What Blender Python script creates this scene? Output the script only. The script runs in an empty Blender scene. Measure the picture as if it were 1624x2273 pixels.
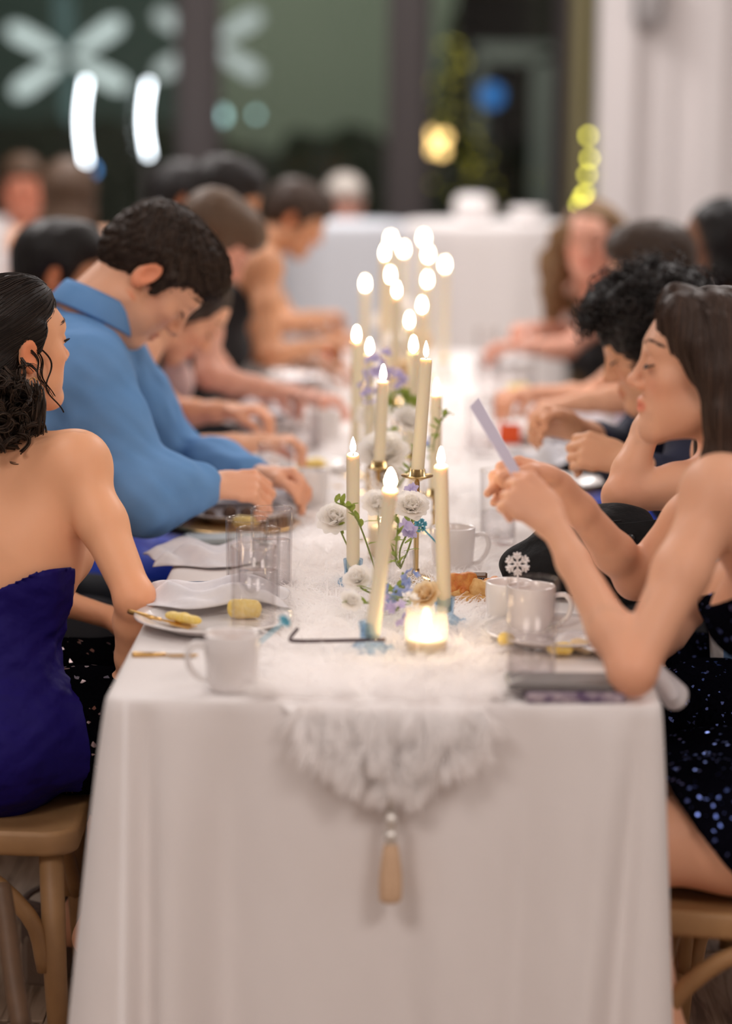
import bpy, bmesh, math, random
import numpy as np
from math import sin, cos, pi, radians, sqrt, atan2, tan, exp
from mathutils import Vector, Matrix
random.seed(7); RNG = np.random.default_rng(7)
S = bpy.context.scene
COL = S.collection

# ------------------------------------------------------------------ camera
F_PX = 85 / 36 * 2273
CAM = np.array([0.022, -3.23, 1.553])
PITCH, YAW, ROLL = radians(9.48), radians(0.86), radians(0.6)
FW = np.array([-sin(YAW) * cos(PITCH), cos(YAW) * cos(PITCH), -sin(PITCH)])
_rt = np.array([cos(YAW), sin(YAW), 0.0]); _up = np.cross(_rt, FW)
RT = _rt * cos(ROLL) + _up * sin(ROLL); UP = _up * cos(ROLL) - _rt * sin(ROLL)
cam_d = bpy.data.cameras.new('camera'); cam = bpy.data.objects.new('camera', cam_d); COL.objects.link(cam)
cam_d.sensor_fit = 'VERTICAL'; cam_d.sensor_height = 36; cam_d.sensor_width = 36 * 1624 / 2273; cam_d.lens = 85
cam.matrix_world = Matrix(((RT[0], UP[0], -FW[0], CAM[0]), (RT[1], UP[1], -FW[1], CAM[1]), (RT[2], UP[2], -FW[2], CAM[2]), (0, 0, 0, 1)))
cam_d.clip_end = 200
cam_d.dof.use_dof = True; cam_d.dof.focus_distance = 4.0; cam_d.dof.aperture_fstop = 1.4
S.camera = cam

# ------------------------------------------------------------------ light and exposure
S.view_settings.view_transform = 'Standard'; S.view_settings.look = 'None'
S.view_settings.gamma = 1; S.view_settings.use_curve_mapping = False
S.view_settings.exposure = 0.0
w = bpy.data.worlds.new('night'); S.world = w; w.use_nodes = True
w.node_tree.nodes['Background'].inputs[0].default_value = (0.10, 0.14, 0.16, 1)
w.node_tree.nodes['Background'].inputs[1].default_value = 0.12
def area(name, loc, size, power, col, rot=(0, 0, 0), sy=None):
    l = bpy.data.lights.new(name, 'AREA'); l.size = size; l.energy = power; l.color = col
    if sy: l.shape = 'RECTANGLE'; l.size_y = sy
    o = bpy.data.objects.new(name, l); COL.objects.link(o); o.location = loc; o.rotation_euler = rot
    return o
WARM = (1.0, 0.90, 0.85); NEUTRAL = (1.0, 0.945, 0.925)
S.cycles.transparent_max_bounces = 40; S.cycles.diffuse_bounces = 8
for lx, ly, p, c_ in ((-1.8, -3.0, 72, WARM), (1.8, -3.0, 69, WARM), (-1.9, 0.6, 26, NEUTRAL), (1.9, 0.6, 22, NEUTRAL), (-1.8, 4.2, 98, NEUTRAL), (1.8, 4.2, 98, NEUTRAL), (-.6, 6.9, 90, NEUTRAL)):
    area('ceiling_light', (lx, ly, 3.53), 1.3, p, c_)
area('facade_fill_light', (-1.2, 11.6, 4.6), 0.5, 105, (0.90, 0.95, 0.78), (radians(62), 0, radians(-12)))  # unseen lamp, added outside only to brighten the building wall

# ------------------------------------------------------------------ pixel helpers (photograph frame)
def ray(px, py): return FW + RT * ((px - 812) / F_PX) - UP * ((py - 1136.5) / F_PX)
def D(px, py, d): return CAM + ray(px, py) * d
def Zp(px, py, z=0.75):
    r = ray(px, py); return CAM + r * ((z - CAM[2]) / r[2])
def Yp(px, py, y):
    r = ray(px, py); return CAM + r * ((y - CAM[1]) / r[1])
def V(*a): return np.array(a, dtype=float)
def unit(v):
    v = np.asarray(v, float); return v / (np.linalg.norm(v) + 1e-12)

# ------------------------------------------------------------------ materials
MATS = {}
def new_mat(name):
    m = bpy.data.materials.new(name); m.use_nodes = True; MATS[name] = m
    return m, m.node_tree, m.node_tree.nodes['Principled BSDF']
def mat(name, col, rough=0.5, metal=0.0, bump=None, var=None, sss=0, sheen=0, emit=None, vcol=False, spec=None, coat=0, trans=0):
    """bump=(scale,strength,dist); var=(scale,amount,second colour)"""
    m, nt, b = new_mat(name)
    b.inputs['Base Color'].default_value = (*col, 1); b.inputs['Roughness'].default_value = rough; b.inputs['Metallic'].default_value = metal
    if spec is not None: b.inputs['Specular IOR Level'].default_value = spec
    if coat: b.inputs['Coat Weight'].default_value = coat
    if trans: b.inputs['Transmission Weight'].default_value = trans
    if sss:
        b.inputs['Subsurface Weight'].default_value = sss; b.inputs['Subsurface Radius'].default_value = (1, .45, .25); b.inputs['Subsurface Scale'].default_value = 0.008
    if sheen: b.inputs['Sheen Weight'].default_value = sheen
    tc = nt.nodes.new('ShaderNodeTexCoord'); src = None
    if vcol:
        a = nt.nodes.new('ShaderNodeAttribute'); a.attribute_name = 'col'; src = a.outputs['Color']
        nt.links.new(src, b.inputs['Base Color'])
    if var:
        n = nt.nodes.new('ShaderNodeTexNoise'); n.inputs['Scale'].default_value = var[0]; n.inputs['Detail'].default_value = 4
        nt.links.new(tc.outputs['Object'], n.inputs['Vector'])
        mx = nt.nodes.new('ShaderNodeMix'); mx.data_type = 'RGBA'
        mp = nt.nodes.new('ShaderNodeMapRange'); mp.inputs[1].default_value = .35; mp.inputs[2].default_value = .65; mp.inputs[3].default_value = 0; mp.inputs[4].default_value = var[1]
        nt.links.new(n.outputs['Fac'], mp.inputs[0]); nt.links.new(mp.outputs[0], mx.inputs['Factor'])
        if src: nt.links.new(src, mx.inputs['A'])
        else: mx.inputs['A'].default_value = (*col, 1)
        mx.inputs['B'].default_value = (*var[2], 1); nt.links.new(mx.outputs['Result'], b.inputs['Base Color'])
    if bump:
        n = nt.nodes.new('ShaderNodeTexNoise'); n.inputs['Scale'].default_value = bump[0]; n.inputs['Detail'].default_value = 3
        nt.links.new(tc.outputs['Object'], n.inputs['Vector'])
        bp = nt.nodes.new('ShaderNodeBump'); bp.inputs['Strength'].default_value = bump[1]; bp.inputs['Distance'].default_value = bump[2]
        nt.links.new(n.outputs['Fac'], bp.inputs['Height']); nt.links.new(bp.outputs[0], b.inputs['Normal'])
    if emit:
        b.inputs['Emission Color'].default_value = (*emit[0], 1); b.inputs['Emission Strength'].default_value = emit[1]
    return m
def emis(name, col, s):
    m = bpy.data.materials.new(name); m.use_nodes = True; nt = m.node_tree; nt.nodes.clear()
    e = nt.nodes.new('ShaderNodeEmission'); e.inputs[0].default_value = (*col, 1); e.inputs[1].default_value = s
    o = nt.nodes.new('ShaderNodeOutputMaterial'); nt.links.new(e.outputs[0], o.inputs[0]); MATS[name] = m; return m
def thin_glass(name, tint=(.96, .96, .96), edge=(.62, .60, .60), refl=.9, rough=.02):
    """clear thin-walled glass: see-through face on, denser and mirror-like at grazing angles"""
    m = bpy.data.materials.new(name); m.use_nodes = True; nt = m.node_tree; nt.nodes.clear()
    lw = nt.nodes.new('ShaderNodeLayerWeight'); lw.inputs['Blend'].default_value = .28
    mc = nt.nodes.new('ShaderNodeMix'); mc.data_type = 'RGBA'; mc.inputs['A'].default_value = (*tint, 1); mc.inputs['B'].default_value = (*edge, 1)
    nt.links.new(lw.outputs['Facing'], mc.inputs['Factor'])
    tr = nt.nodes.new('ShaderNodeBsdfTransparent'); nt.links.new(mc.outputs['Result'], tr.inputs[0])
    gl = nt.nodes.new('ShaderNodeBsdfGlossy'); gl.inputs['Roughness'].default_value = rough; gl.inputs['Color'].default_value = (refl, refl, refl, 1)
    mx = nt.nodes.new('ShaderNodeMixShader'); pw = nt.nodes.new('ShaderNodeMath'); pw.operation = 'POWER'; pw.inputs[1].default_value = 3.0; nt.links.new(lw.outputs['Facing'], pw.inputs[0]); ma = nt.nodes.new('ShaderNodeMath'); ma.operation = 'MULTIPLY_ADD'; ma.inputs[1].default_value = .55; ma.inputs[2].default_value = .035; nt.links.new(pw.outputs[0], ma.inputs[0]); nt.links.new(ma.outputs[0], mx.inputs[0]); nt.links.new(tr.outputs[0], mx.inputs[1]); nt.links.new(gl.outputs[0], mx.inputs[2])
    o = nt.nodes.new('ShaderNodeOutputMaterial'); nt.links.new(mx.outputs[0], o.inputs[0]); MATS[name] = m; return m

def glow_glass(name):
    """lightly frosted votive glass that catches the flame's light"""
    m = thin_glass(name, (.99, .98, .96), (.88, .83, .78)); nt = m.node_tree; out = [n for n in nt.nodes if n.type == 'OUTPUT_MATERIAL'][0]; src = out.inputs[0].links[0].from_socket
    t = nt.nodes.new('ShaderNodeBsdfTranslucent'); t.inputs[0].default_value = (.95, .90, .82, 1); d = nt.nodes.new('ShaderNodeBsdfDiffuse'); d.inputs[0].default_value = (.92, .88, .82, 1); m0 = nt.nodes.new('ShaderNodeMixShader'); nt.links.new(t.outputs[0], m0.inputs[1]); nt.links.new(d.outputs[0], m0.inputs[2]); m0.inputs[0].default_value = .35
    m1 = nt.nodes.new('ShaderNodeMixShader'); m1.inputs[0].default_value = .13; nt.links.new(src, m1.inputs[1]); nt.links.new(m0.outputs[0], m1.inputs[2]); nt.links.new(m1.outputs[0], out.inputs[0])
def soft(name, col, trans=.45, rough=.8, var=None):
    """thin fibres and petals: diffuse plus light passing through"""
    m = mat(name, col, rough, var=var, spec=.15); nt = m.node_tree; b = nt.nodes['Principled BSDF']; out = [n for n in nt.nodes if n.type == 'OUTPUT_MATERIAL'][0]
    t = nt.nodes.new('ShaderNodeBsdfTranslucent'); mx = nt.nodes.new('ShaderNodeMixShader'); mx.inputs[0].default_value = trans
    if b.inputs['Base Color'].is_linked: nt.links.new(b.inputs['Base Color'].links[0].from_socket, t.inputs[0])
    else: t.inputs[0].default_value = (*col, 1)
    nt.links.new(b.outputs[0], mx.inputs[1]); nt.links.new(t.outputs[0], mx.inputs[2]); nt.links.new(mx.outputs[0], out.inputs[0]); return m

# ------------------------------------------------------------------ objects
def tag(o, label=None, cat=None, group=None, kind=None):
    if label: o['label'] = label
    if cat: o['category'] = cat
    if group: o['group'] = group
    if kind: o['kind'] = kind
    return o
def empty(name, loc=(0, 0, 0), rz=0.0, label=None, cat=None, group=None):
    o = bpy.data.objects.new(name, None); COL.objects.link(o); o.location = tuple(loc); o.rotation_euler = (0, 0, rz); o.empty_display_size = .05
    return tag(o, label, cat, group)
def mesh_obj(name, verts, faces, m, parent=None, smooth=True, col=None, world=False):
    """world=True: verts are world coordinates although the object has a parent"""
    me = bpy.data.meshes.new(name)
    verts = np.asarray(verts, float)
    if parent is not None and world:
        Mi = np.array(parent_matrix(parent).inverted()); verts = verts @ Mi[:3, :3].T + Mi[:3, 3]
    if isinstance(faces, np.ndarray) and faces.ndim == 2:
        nf, k = faces.shape
        me.vertices.add(len(verts)); me.vertices.foreach_set('co', verts.astype(np.float32).ravel())
        me.loops.add(nf * k); me.loops.foreach_set('vertex_index', faces.astype(np.int32).ravel())
        me.polygons.add(nf); me.polygons.foreach_set('loop_start', np.arange(0, nf * k, k, dtype=np.int32))
        try: me.polygons.foreach_set('loop_total', np.full(nf, k, dtype=np.int32))
        except Exception: pass
        me.update(calc_edges=True)
    else:
        me.from_pydata([tuple(v) for v in verts], [], [tuple(int(i) for i in f) for f in faces]); me.update()
    if smooth and len(me.polygons): me.polygons.foreach_set('use_smooth', np.ones(len(me.polygons), dtype=bool))
    if col is not None:
        at = me.attributes.new('col', 'FLOAT_COLOR', 'POINT'); c = np.ones((len(verts), 4), np.float32); c[:, :3] = col; at.data.foreach_set('color', c.ravel())
    if m: me.materials.append(MATS[m] if isinstance(m, str) else m)
    o = bpy.data.objects.new(name, me); COL.objects.link(o)
    if parent is not None: o.parent = parent
    return o
def parent_matrix(o):
    m = Matrix.LocRotScale(o.location, o.rotation_euler, o.scale)
    return parent_matrix(o.parent) @ m if o.parent else m
def copy_tree(o, parent=None):
    c = o.copy(); COL.objects.link(c)
    if parent: c.parent = parent
    for ch in list(o.children): copy_tree(ch, c)
    return c
class G:
    """collects geometry for one mesh"""
    def __init__(s): s.v = []; s.f = []; s.n = 0
    def add(s, v, f):
        v = np.asarray(v, float); s.v.append(v); s.f += [tuple(int(i) + s.n for i in q) for q in f]; s.n += len(v); return s
    def obj(s, name, m, parent=None, smooth=True, world=False): return mesh_obj(name, np.concatenate(s.v), s.f, m, parent, smooth, world=world)
    def box(s, c, size, R=None, bev=0.0):
        bm = bmesh.new(); bmesh.ops.create_cube(bm, size=1); bmesh.ops.scale(bm, vec=Vector(size), verts=bm.verts)
        if bev: bmesh.ops.bevel(bm, geom=list(bm.edges), offset=bev, segments=2, profile=.5, affect='EDGES')
        v = np.array([list(x.co) for x in bm.verts]); bm.verts.index_update(); f = [[x.index for x in p.verts] for p in bm.faces]; bm.free()
        if R is not None: v = v @ np.asarray(R).T
        return s.add(v + np.asarray(c), f)
    def lathe(s, prof, n=24, c=(0, 0, 0), R=None, close=False):
        prof = np.asarray(prof, float); k = len(prof); a = np.linspace(0, 2 * pi, n, endpoint=False)
        v = np.stack([np.outer(prof[:, 0], np.cos(a)), np.outer(prof[:, 0], np.sin(a)), np.repeat(prof[:, 1:2], n, 1)], -1).reshape(-1, 3)
        f = [(i * n + j, i * n + (j + 1) % n, (i + 1) * n + (j + 1) % n, (i + 1) * n + j) for i in range(k - 1) for j in range(n)]
        if R is not None: v = v @ np.asarray(R).T
        return s.add(v + np.asarray(c), f)
    def tube(s, path, r, n=8, flat=1.0, cap=True):
        path = np.asarray(path, float); k = len(path); r = np.broadcast_to(np.asarray(r, float), (k,))
        t = np.gradient(path, axis=0); t /= np.linalg.norm(t, axis=1, keepdims=True) + 1e-12
        ref = np.array([0, 0, 1.0]) if abs(t[0][2]) < .9 else np.array([1.0, 0, 0])
        vs = []; u = None
        for i in range(k):
            u = ref - t[i] * (ref @ t[i]) if u is None else u - t[i] * (u @ t[i])
            u = unit(u); w_ = np.cross(t[i], u); a = np.linspace(0, 2 * pi, n, endpoint=False)
            vs.append(path[i] + r[i] * (np.outer(np.cos(a), u) + np.outer(np.sin(a), w_) * flat))
        v = np.concatenate(vs); f = [(i * n + j, i * n + (j + 1) % n, (i + 1) * n + (j + 1) % n, (i + 1) * n + j) for i in range(k - 1) for j in range(n)]
        if cap: f += [tuple(range(n - 1, -1, -1)), tuple((k - 1) * n + j for j in range(n))]
        return s.add(v, f)
    def prism(s, poly, z0, z1, R=None, c=(0, 0, 0)):
        p = np.asarray(poly, float); n = len(p); v = np.concatenate([np.c_[p, np.full(n, z0)], np.c_[p, np.full(n, z1)]])
        f = [tuple(range(n - 1, -1, -1)), tuple(range(n, 2 * n))] + [(i, (i + 1) % n, n + (i + 1) % n, n + i) for i in range(n)]
        if R is not None: v = v @ np.asarray(R).T
        return s.add(v + np.asarray(c), f)
def RZ(a): return np.array([[cos(a), -sin(a), 0], [sin(a), cos(a), 0], [0, 0, 1.0]])
def RX(a): return np.array([[1.0, 0, 0], [0, cos(a), -sin(a)], [0, sin(a), cos(a)]])
def RY(a): return np.array([[cos(a), 0, sin(a)], [0, 1.0, 0], [-sin(a), 0, cos(a)]])
def frame_to(d, up=(0, 0, 1)):
    """rotation whose z axis is d"""
    d = unit(d); x = np.cross(up, d)
    if np.linalg.norm(x) < 1e-4: x = np.cross((0, 1, 0), d)
    x = unit(x); return np.stack([x, np.cross(d, x), d], 1)
def spline(pts, n):
    """Catmull-Rom through pts"""
    p = np.asarray(pts, float); p = np.concatenate([[2 * p[0] - p[1]], p, [2 * p[-1] - p[-2]]]); out = []
    m = len(p) - 3
    for q in np.linspace(0, m - 1e-6, n):
        i = int(q); t = q - i; a, b, c, d = p[i:i + 4]
        out.append(.5 * (2 * b + (c - a) * t + (2 * a - 5 * b + 4 * c - d) * t * t + (3 * b - a - 3 * c + d) * t ** 3))
    return np.array(out)
def sines(p, f, seed):
    """cheap smooth noise in [-1,1] at points p (N,3)"""
    r = np.random.default_rng(seed); o = 0
    for k in range(5):
        d = r.normal(size=3); d /= np.linalg.norm(d); o = o + np.sin(p @ d * f * (1 + .45 * k) + r.uniform(0, 6.28)) / (1 + .5 * k)
    return o / 2.6

# ------------------------------------------------------------------ implicit surfaces (bodies, clothes, hair)
class SDF:
    def __init__(s): s.p = []
    def clone(s, grow=0.0, tags=None):
        q = SDF(); q.p = [(f, lo - grow, hi + grow, k, op, t, g + (grow if op > 0 else 0)) for (f, lo, hi, k, op, t, g) in s.p if tags is None or t in tags]; return q
    def _add(s, f, lo, hi, k, op, t): s.p.append((f, np.asarray(lo, float), np.asarray(hi, float), k, op, t, 0.0)); return s
    def cap(s, a, b, ra, rb=None, k=.03, op=1, t=''):
        a = np.asarray(a, float); b = np.asarray(b, float); rb = ra if rb is None else rb; ba = b - a; L = ba @ ba + 1e-12; R = max(ra, rb)
        def f(P):
            h = np.clip(((P - a) @ ba) / L, 0, 1); return np.linalg.norm(P - a - h[..., None] * ba, axis=-1) - (ra + (rb - ra) * h)
        return s._add(f, np.minimum(a, b) - R, np.maximum(a, b) + R, k, op, t)
    def chain(s, pts, rs, k=.03, op=1, t=''):
        for i in range(len(pts) - 1): s.cap(pts[i], pts[i + 1], rs[i], rs[i + 1], k, op, t)
        return s
    def ell(s, c, r, R=None, k=.03, op=1, t=''):
        c = np.asarray(c, float); r = np.asarray(r, float); R = np.eye(3) if R is None else np.asarray(R); ext = np.sqrt(((R * r) ** 2).sum(1))
        def f(P):
            q = ((P - c) @ R) / r; k0 = np.linalg.norm(q, axis=-1); k1 = np.linalg.norm(q / r, axis=-1) + 1e-9; return k0 * (k0 - 1) / k1
        return s._add(f, c - ext, c + ext, k, op, t)
    def slab(s, a, b, wa, wb, side, k=.04, op=1, t=''):
        """elliptic cone from a to b, cross-section half sizes wa=(across, through), across = direction side"""
        a = np.asarray(a, float); b = np.asarray(b, float); ba = b - a; L = sqrt(ba @ ba); u = ba / L; sd = unit(np.asarray(side, float) - u * (np.asarray(side) @ u)); fr = np.cross(u, sd)
        wa = np.asarray(wa, float); wb = np.asarray(wb, float); R = max(wa.max(), wb.max())
        def f(P):
            q = P - a; z = q @ u; h = np.clip(z / L, 0, 1); ws = wa[0] + (wb[0] - wa[0]) * h; wf = wa[1] + (wb[1] - wa[1]) * h
            m = np.minimum(ws, wf); e = np.maximum(np.maximum(-z, z - L), 0) / m
            x = (q @ sd) / ws; y = (q @ fr) / wf; return (np.sqrt(x * x + y * y + e * e) - 1) * m
        return s._add(f, np.minimum(a, b) - R, np.maximum(a, b) + R, k, op, t)
    def clip(s, fn): s.p.append((fn, None, None, 0, 2, '', 0.0)); return s       # keep where fn(P) < 0
    def warp(s, fn): s.p.append((fn, None, None, 0, 3, '', 0.0)); return s       # adds fn(P) to the distance
    def ev(s, P):
        P = np.asarray(P, float); F = np.full(P.shape[:-1], .5)
        for f, lo, hi, k, op, t, g in s.p:
            F = s._op(F, f(P) - g, k, op)
        return F
    @staticmethod
    def _op(F, d, k, op):
        if op == 1:
            if k <= 0: return np.minimum(F, d)
            h = np.maximum(k - np.abs(F - d), 0) / k; return np.minimum(F, d) - h * h * k * .25
        if op == -1:
            h = np.maximum(k - np.abs(F + d), 0) / max(k, 1e-6); return np.maximum(F, -d) + h * h * k * .25
        if op == 2: return np.maximum(F, d)
        return F + d
    def grid(s, lo, hi, h):
        lo = np.asarray(lo, float); n = np.maximum(np.ceil((np.asarray(hi, float) - lo) / h).astype(int) + 1, 3); F = np.full(n, .5, np.float32)
        ax = [lo[i] + h * np.arange(n[i]) for i in range(3)]
        for f, l, u, k, op, t, g in s.p:
            if op in (1, -1):
                m = k + 2.5 * h + .012
                i0 = np.clip(np.floor((l - m - lo) / h).astype(int), 0, n); i1 = np.clip(np.ceil((u + m - lo) / h).astype(int) + 1, 0, n)
                if (i1 <= i0).any(): continue
            else: i0 = np.zeros(3, int); i1 = n
            sl = tuple(slice(i0[i], i1[i]) for i in range(3))
            if op >= 2:
                sub = F[sl]; idx = np.nonzero(sub < .06)
                if not len(idx[0]): continue
                P = np.stack([ax[0][idx[0]], ax[1][idx[1]], ax[2][idx[2]]], -1); v = sub[idx]; sub[idx] = np.maximum(v, f(P)) if op == 2 else v + f(P); continue
            P = np.stack(np.meshgrid(ax[0][sl[0]], ax[1][sl[1]], ax[2][sl[2]], indexing='ij'), -1)
            F[sl] = s._op(F[sl], f(P) - g, k, op)
        return F, lo
    def bounds(s):
        b = [(l, u, k) for f, l, u, k, op, t, g in s.p if op == 1]
        return np.min([x[0] for x in b], 0) - .03, np.max([x[1] for x in b], 0) + .03
    def mesh(s, h, fine=()):
        """fine = list of (lo, hi, h) boxes meshed at a finer step"""
        lo, hi = s.bounds(); v, f = nets(*s.grid(lo, hi, h), h); Vs = [v]; Fs = []; n = len(v)
        c = v[f].mean(1); keep = np.ones(len(f), bool)
        for l, u, hh in fine:
            l = np.asarray(l, float); u = np.asarray(u, float); keep &= ~((c > l + .8 * h) & (c < u - .8 * h)).all(1)
        Fs.append(f[keep])
        for l, u, hh in fine:
            v2, f2 = nets(*s.grid(np.asarray(l) - 2 * hh, np.asarray(u) + 2 * hh, hh), hh)
            if len(f2) == 0: continue
            c2 = v2[f2].mean(1); kk = ((c2 > np.asarray(l)) & (c2 < np.asarray(u))).all(1); Fs.append(f2[kk] + n); Vs.append(v2); n += len(v2)
        v = np.concatenate(Vs); f = np.concatenate(Fs); used = np.unique(f); mp = np.full(len(v), -1); mp[used] = np.arange(len(used)); return v[used], mp[f]
    def grad(s, P, e=.003):
        g = np.stack([s.ev(P + d) - s.ev(P - d) for d in np.eye(3) * e], -1); return g / (np.linalg.norm(g, axis=-1, keepdims=True) + 1e-9)
def nets(F, lo, h):
    Sg = F < 0; c = np.zeros(np.array(F.shape) - 1, np.int8)
    for i in (0, 1):
        for j in (0, 1):
            for k in (0, 1): c += Sg[i:i + c.shape[0], j:j + c.shape[1], k:k + c.shape[2]]
    act = (c > 0) & (c < 8); ix = np.nonzero(act); n = len(ix[0])
    if n == 0: return np.zeros((0, 3)), np.zeros((0, 4), int)
    idx = np.full(c.shape, -1, np.int64); idx[ix] = np.arange(n); b = np.stack(ix, -1)
    cor = [(i, j, k) for i in (0, 1) for j in (0, 1) for k in (0, 1)]; val = {q: F[ix[0] + q[0], ix[1] + q[1], ix[2] + q[2]] for q in cor}
    acc = np.zeros((n, 3)); cnt = np.zeros(n)
    for q in cor:
        for a in range(3):
            if q[a]: continue
            r = list(q); r[a] = 1; r = tuple(r); x, y = val[q], val[r]; m = (x < 0) != (y < 0)
            t = np.where(m, x / np.where(m, x - y, 1), 0); p = np.array(q, float) + np.outer(t, np.eye(3)[a]); acc[m] += p[m]; cnt[m] += 1
    v = lo + h * (b + acc / cnt[:, None]); faces = []
    for a in range(3):
        o = [slice(None)] * 3; o2 = [slice(None)] * 3; o[a] = slice(0, -1); o2[a] = slice(1, None); A = Sg[tuple(o)]; B = Sg[tuple(o2)]; e = np.nonzero(A != B)
        u_, w_ = [(1, 2), (2, 0), (0, 1)][a]; ok = (e[u_] > 0) & (e[w_] > 0) & (e[u_] < c.shape[u_]) & (e[w_] < c.shape[w_]); e = [q[ok] for q in e]
        def cell(du, dw):
            q = [e[0].copy(), e[1].copy(), e[2].copy()]; q[u_] -= du; q[w_] -= dw; return idx[q[0], q[1], q[2]]
        qd = np.stack([cell(1, 1), cell(0, 1), cell(0, 0), cell(1, 0)], -1); ins = A[tuple(e)]; qd[~ins] = qd[~ins][:, ::-1]; faces.append(qd)
    f = np.concatenate(faces); return v, f[(f >= 0).all(1)]
def blades(paths, r, taper=.2, seed=0):
    """flat single-sided fibres (N,K,3), for fur"""
    P = np.asarray(paths, float); N, K, _ = P.shape; r = np.broadcast_to(np.asarray(r, float), (N,)); rg = np.random.default_rng(seed)
    t = np.gradient(P, axis=1); t /= np.linalg.norm(t, axis=-1, keepdims=True) + 1e-12; u = np.cross(t, np.array([0.1, 1.0, .25]) + .3 * rg.normal(size=(N, 1, 3))); u /= np.linalg.norm(u, axis=-1, keepdims=True) + 1e-9
    s = (1 - (1 - taper) * np.linspace(0, 1, K) ** 2)[None, :, None] * r[:, None, None]; v = np.stack([P - s * u, P + s * u], 2).reshape(-1, 3)
    b = (np.arange(N)[:, None] * K + np.arange(K - 1)[None]) * 2; return v, np.stack([b, b + 1, b + 3, b + 2], -1).reshape(-1, 4)
def ribbons(paths, r, taper=.25, jit=None):
    """list/array (N,K,3) of strands -> 3-sided tapered tubes; r scalar or (N,)"""
    P = np.asarray(paths, float); N, K, _ = P.shape; r = np.broadcast_to(np.asarray(r, float), (N,))
    t = np.gradient(P, axis=1); t /= np.linalg.norm(t, axis=-1, keepdims=True) + 1e-12
    ref = np.array([.31, .52, .79]); u = np.cross(t, ref); u /= np.linalg.norm(u, axis=-1, keepdims=True) + 1e-9; w_ = np.cross(t, u)
    s = (1 - (1 - taper) * np.linspace(0, 1, K) ** 2)[None, :, None] * r[:, None, None]
    v = np.stack([P + s * (cos(a) * u + sin(a) * w_) for a in (0, 2 * pi / 3, 4 * pi / 3)], 2).reshape(-1, 3)
    base = (np.arange(N)[:, None, None] * K + np.arange(K - 1)[None, :, None]) * 3; j = np.arange(3)[None, None, :]; j2 = (j + 1) % 3
    f = np.stack([base + j, base + j2, base + 3 + j2, base + 3 + j], -1).reshape(-1, 4); return v, f
# ------------------------------------------------------------------ people
def head_rot(yaw, pitch=0, roll=0):
    y, p, r = radians(yaw), radians(pitch), radians(roll)
    fwd = V(cos(y) * cos(p), sin(y) * cos(p), sin(p)); rt = V(sin(y), -cos(y), 0); up = np.cross(rt, fwd)
    rt, up = rt * cos(r) - up * sin(r), up * cos(r) + rt * sin(r)
    return np.stack([rt, fwd, up], 1)
def make_hand(sd, wr, dr, n, side, curl=(35, 40, 45, 50), thumb=30, s=1.0, spread=.0, t='hand'):
    """palm, four jointed fingers and a thumb; n = where the palm faces; side +1 right hand, -1 left hand"""
    dr = unit(dr); n = unit(np.asarray(n, float) - dr * (np.asarray(n) @ dr)); th = unit(np.cross(dr, n)) * side
    kn = wr + dr * .088 * s
    sd.slab(wr + dr * .012, kn - dr * .012, (.027 * s, .016 * s), (.036 * s, .0115 * s), th, k=.014, t=t)
    sd.ell(wr + dr * .035 * s + th * .02 * s + n * .008, (.018 * s, .016 * s, .026 * s), np.stack([th, n, dr], 1), k=.014, t=t)
    for i, (o, L, r) in enumerate(zip((.029, .010, -.010, -.028), (.074, .082, .076, .060), (.0088, .009, .0085, .0075))):
        p = kn + th * o * s - dr * (abs(o - .010) * .25 + .004); d = unit(dr + th * (o * spread)); c = radians(curl[i])
        pts = [p - dr * .02, p]
        for seg, a in zip((.46, .30, .24), (c, c * 1.25, c * .8)):
            ax = np.cross(d, n); d, n2 = unit(d * cos(a) + n_rot(d, n, ax) * sin(a)), None
            p = p + d * L * seg * s; pts.append(p)
        sd.chain(pts, [r * s * 1.05, r * s * 1.05, r * s, r * s * .92, r * s * .78], k=.005, t=t)
    a = radians(thumb); d = unit(dr * cos(a) + th * sin(a) + n * .35); p0 = wr + dr * .022 * s + th * .022 * s + n * .006
    p1 = p0 + d * .042 * s; d2 = unit(d + dr * .35 + n * .35 - th * .25); p2 = p1 + d2 * .032 * s; p3 = p2 + unit(d2 + n * .3) * .024 * s
    sd.chain([p0, p1, p2, p3], [.0135 * s, .0112 * s, .0098 * s, .0078 * s], k=.007, t=t)
    return th
def n_rot(d, n, ax):
    q = np.cross(ax, d); return unit(q)
class Person: pass
SKIN = {'fair': (.79, .425, .27), 'pink': (.70, .36, .26), 'tan': (.56, .275, .145), 'olive': (.62, .36, .235), 'brown': (.21, .105, .06)}
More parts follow.
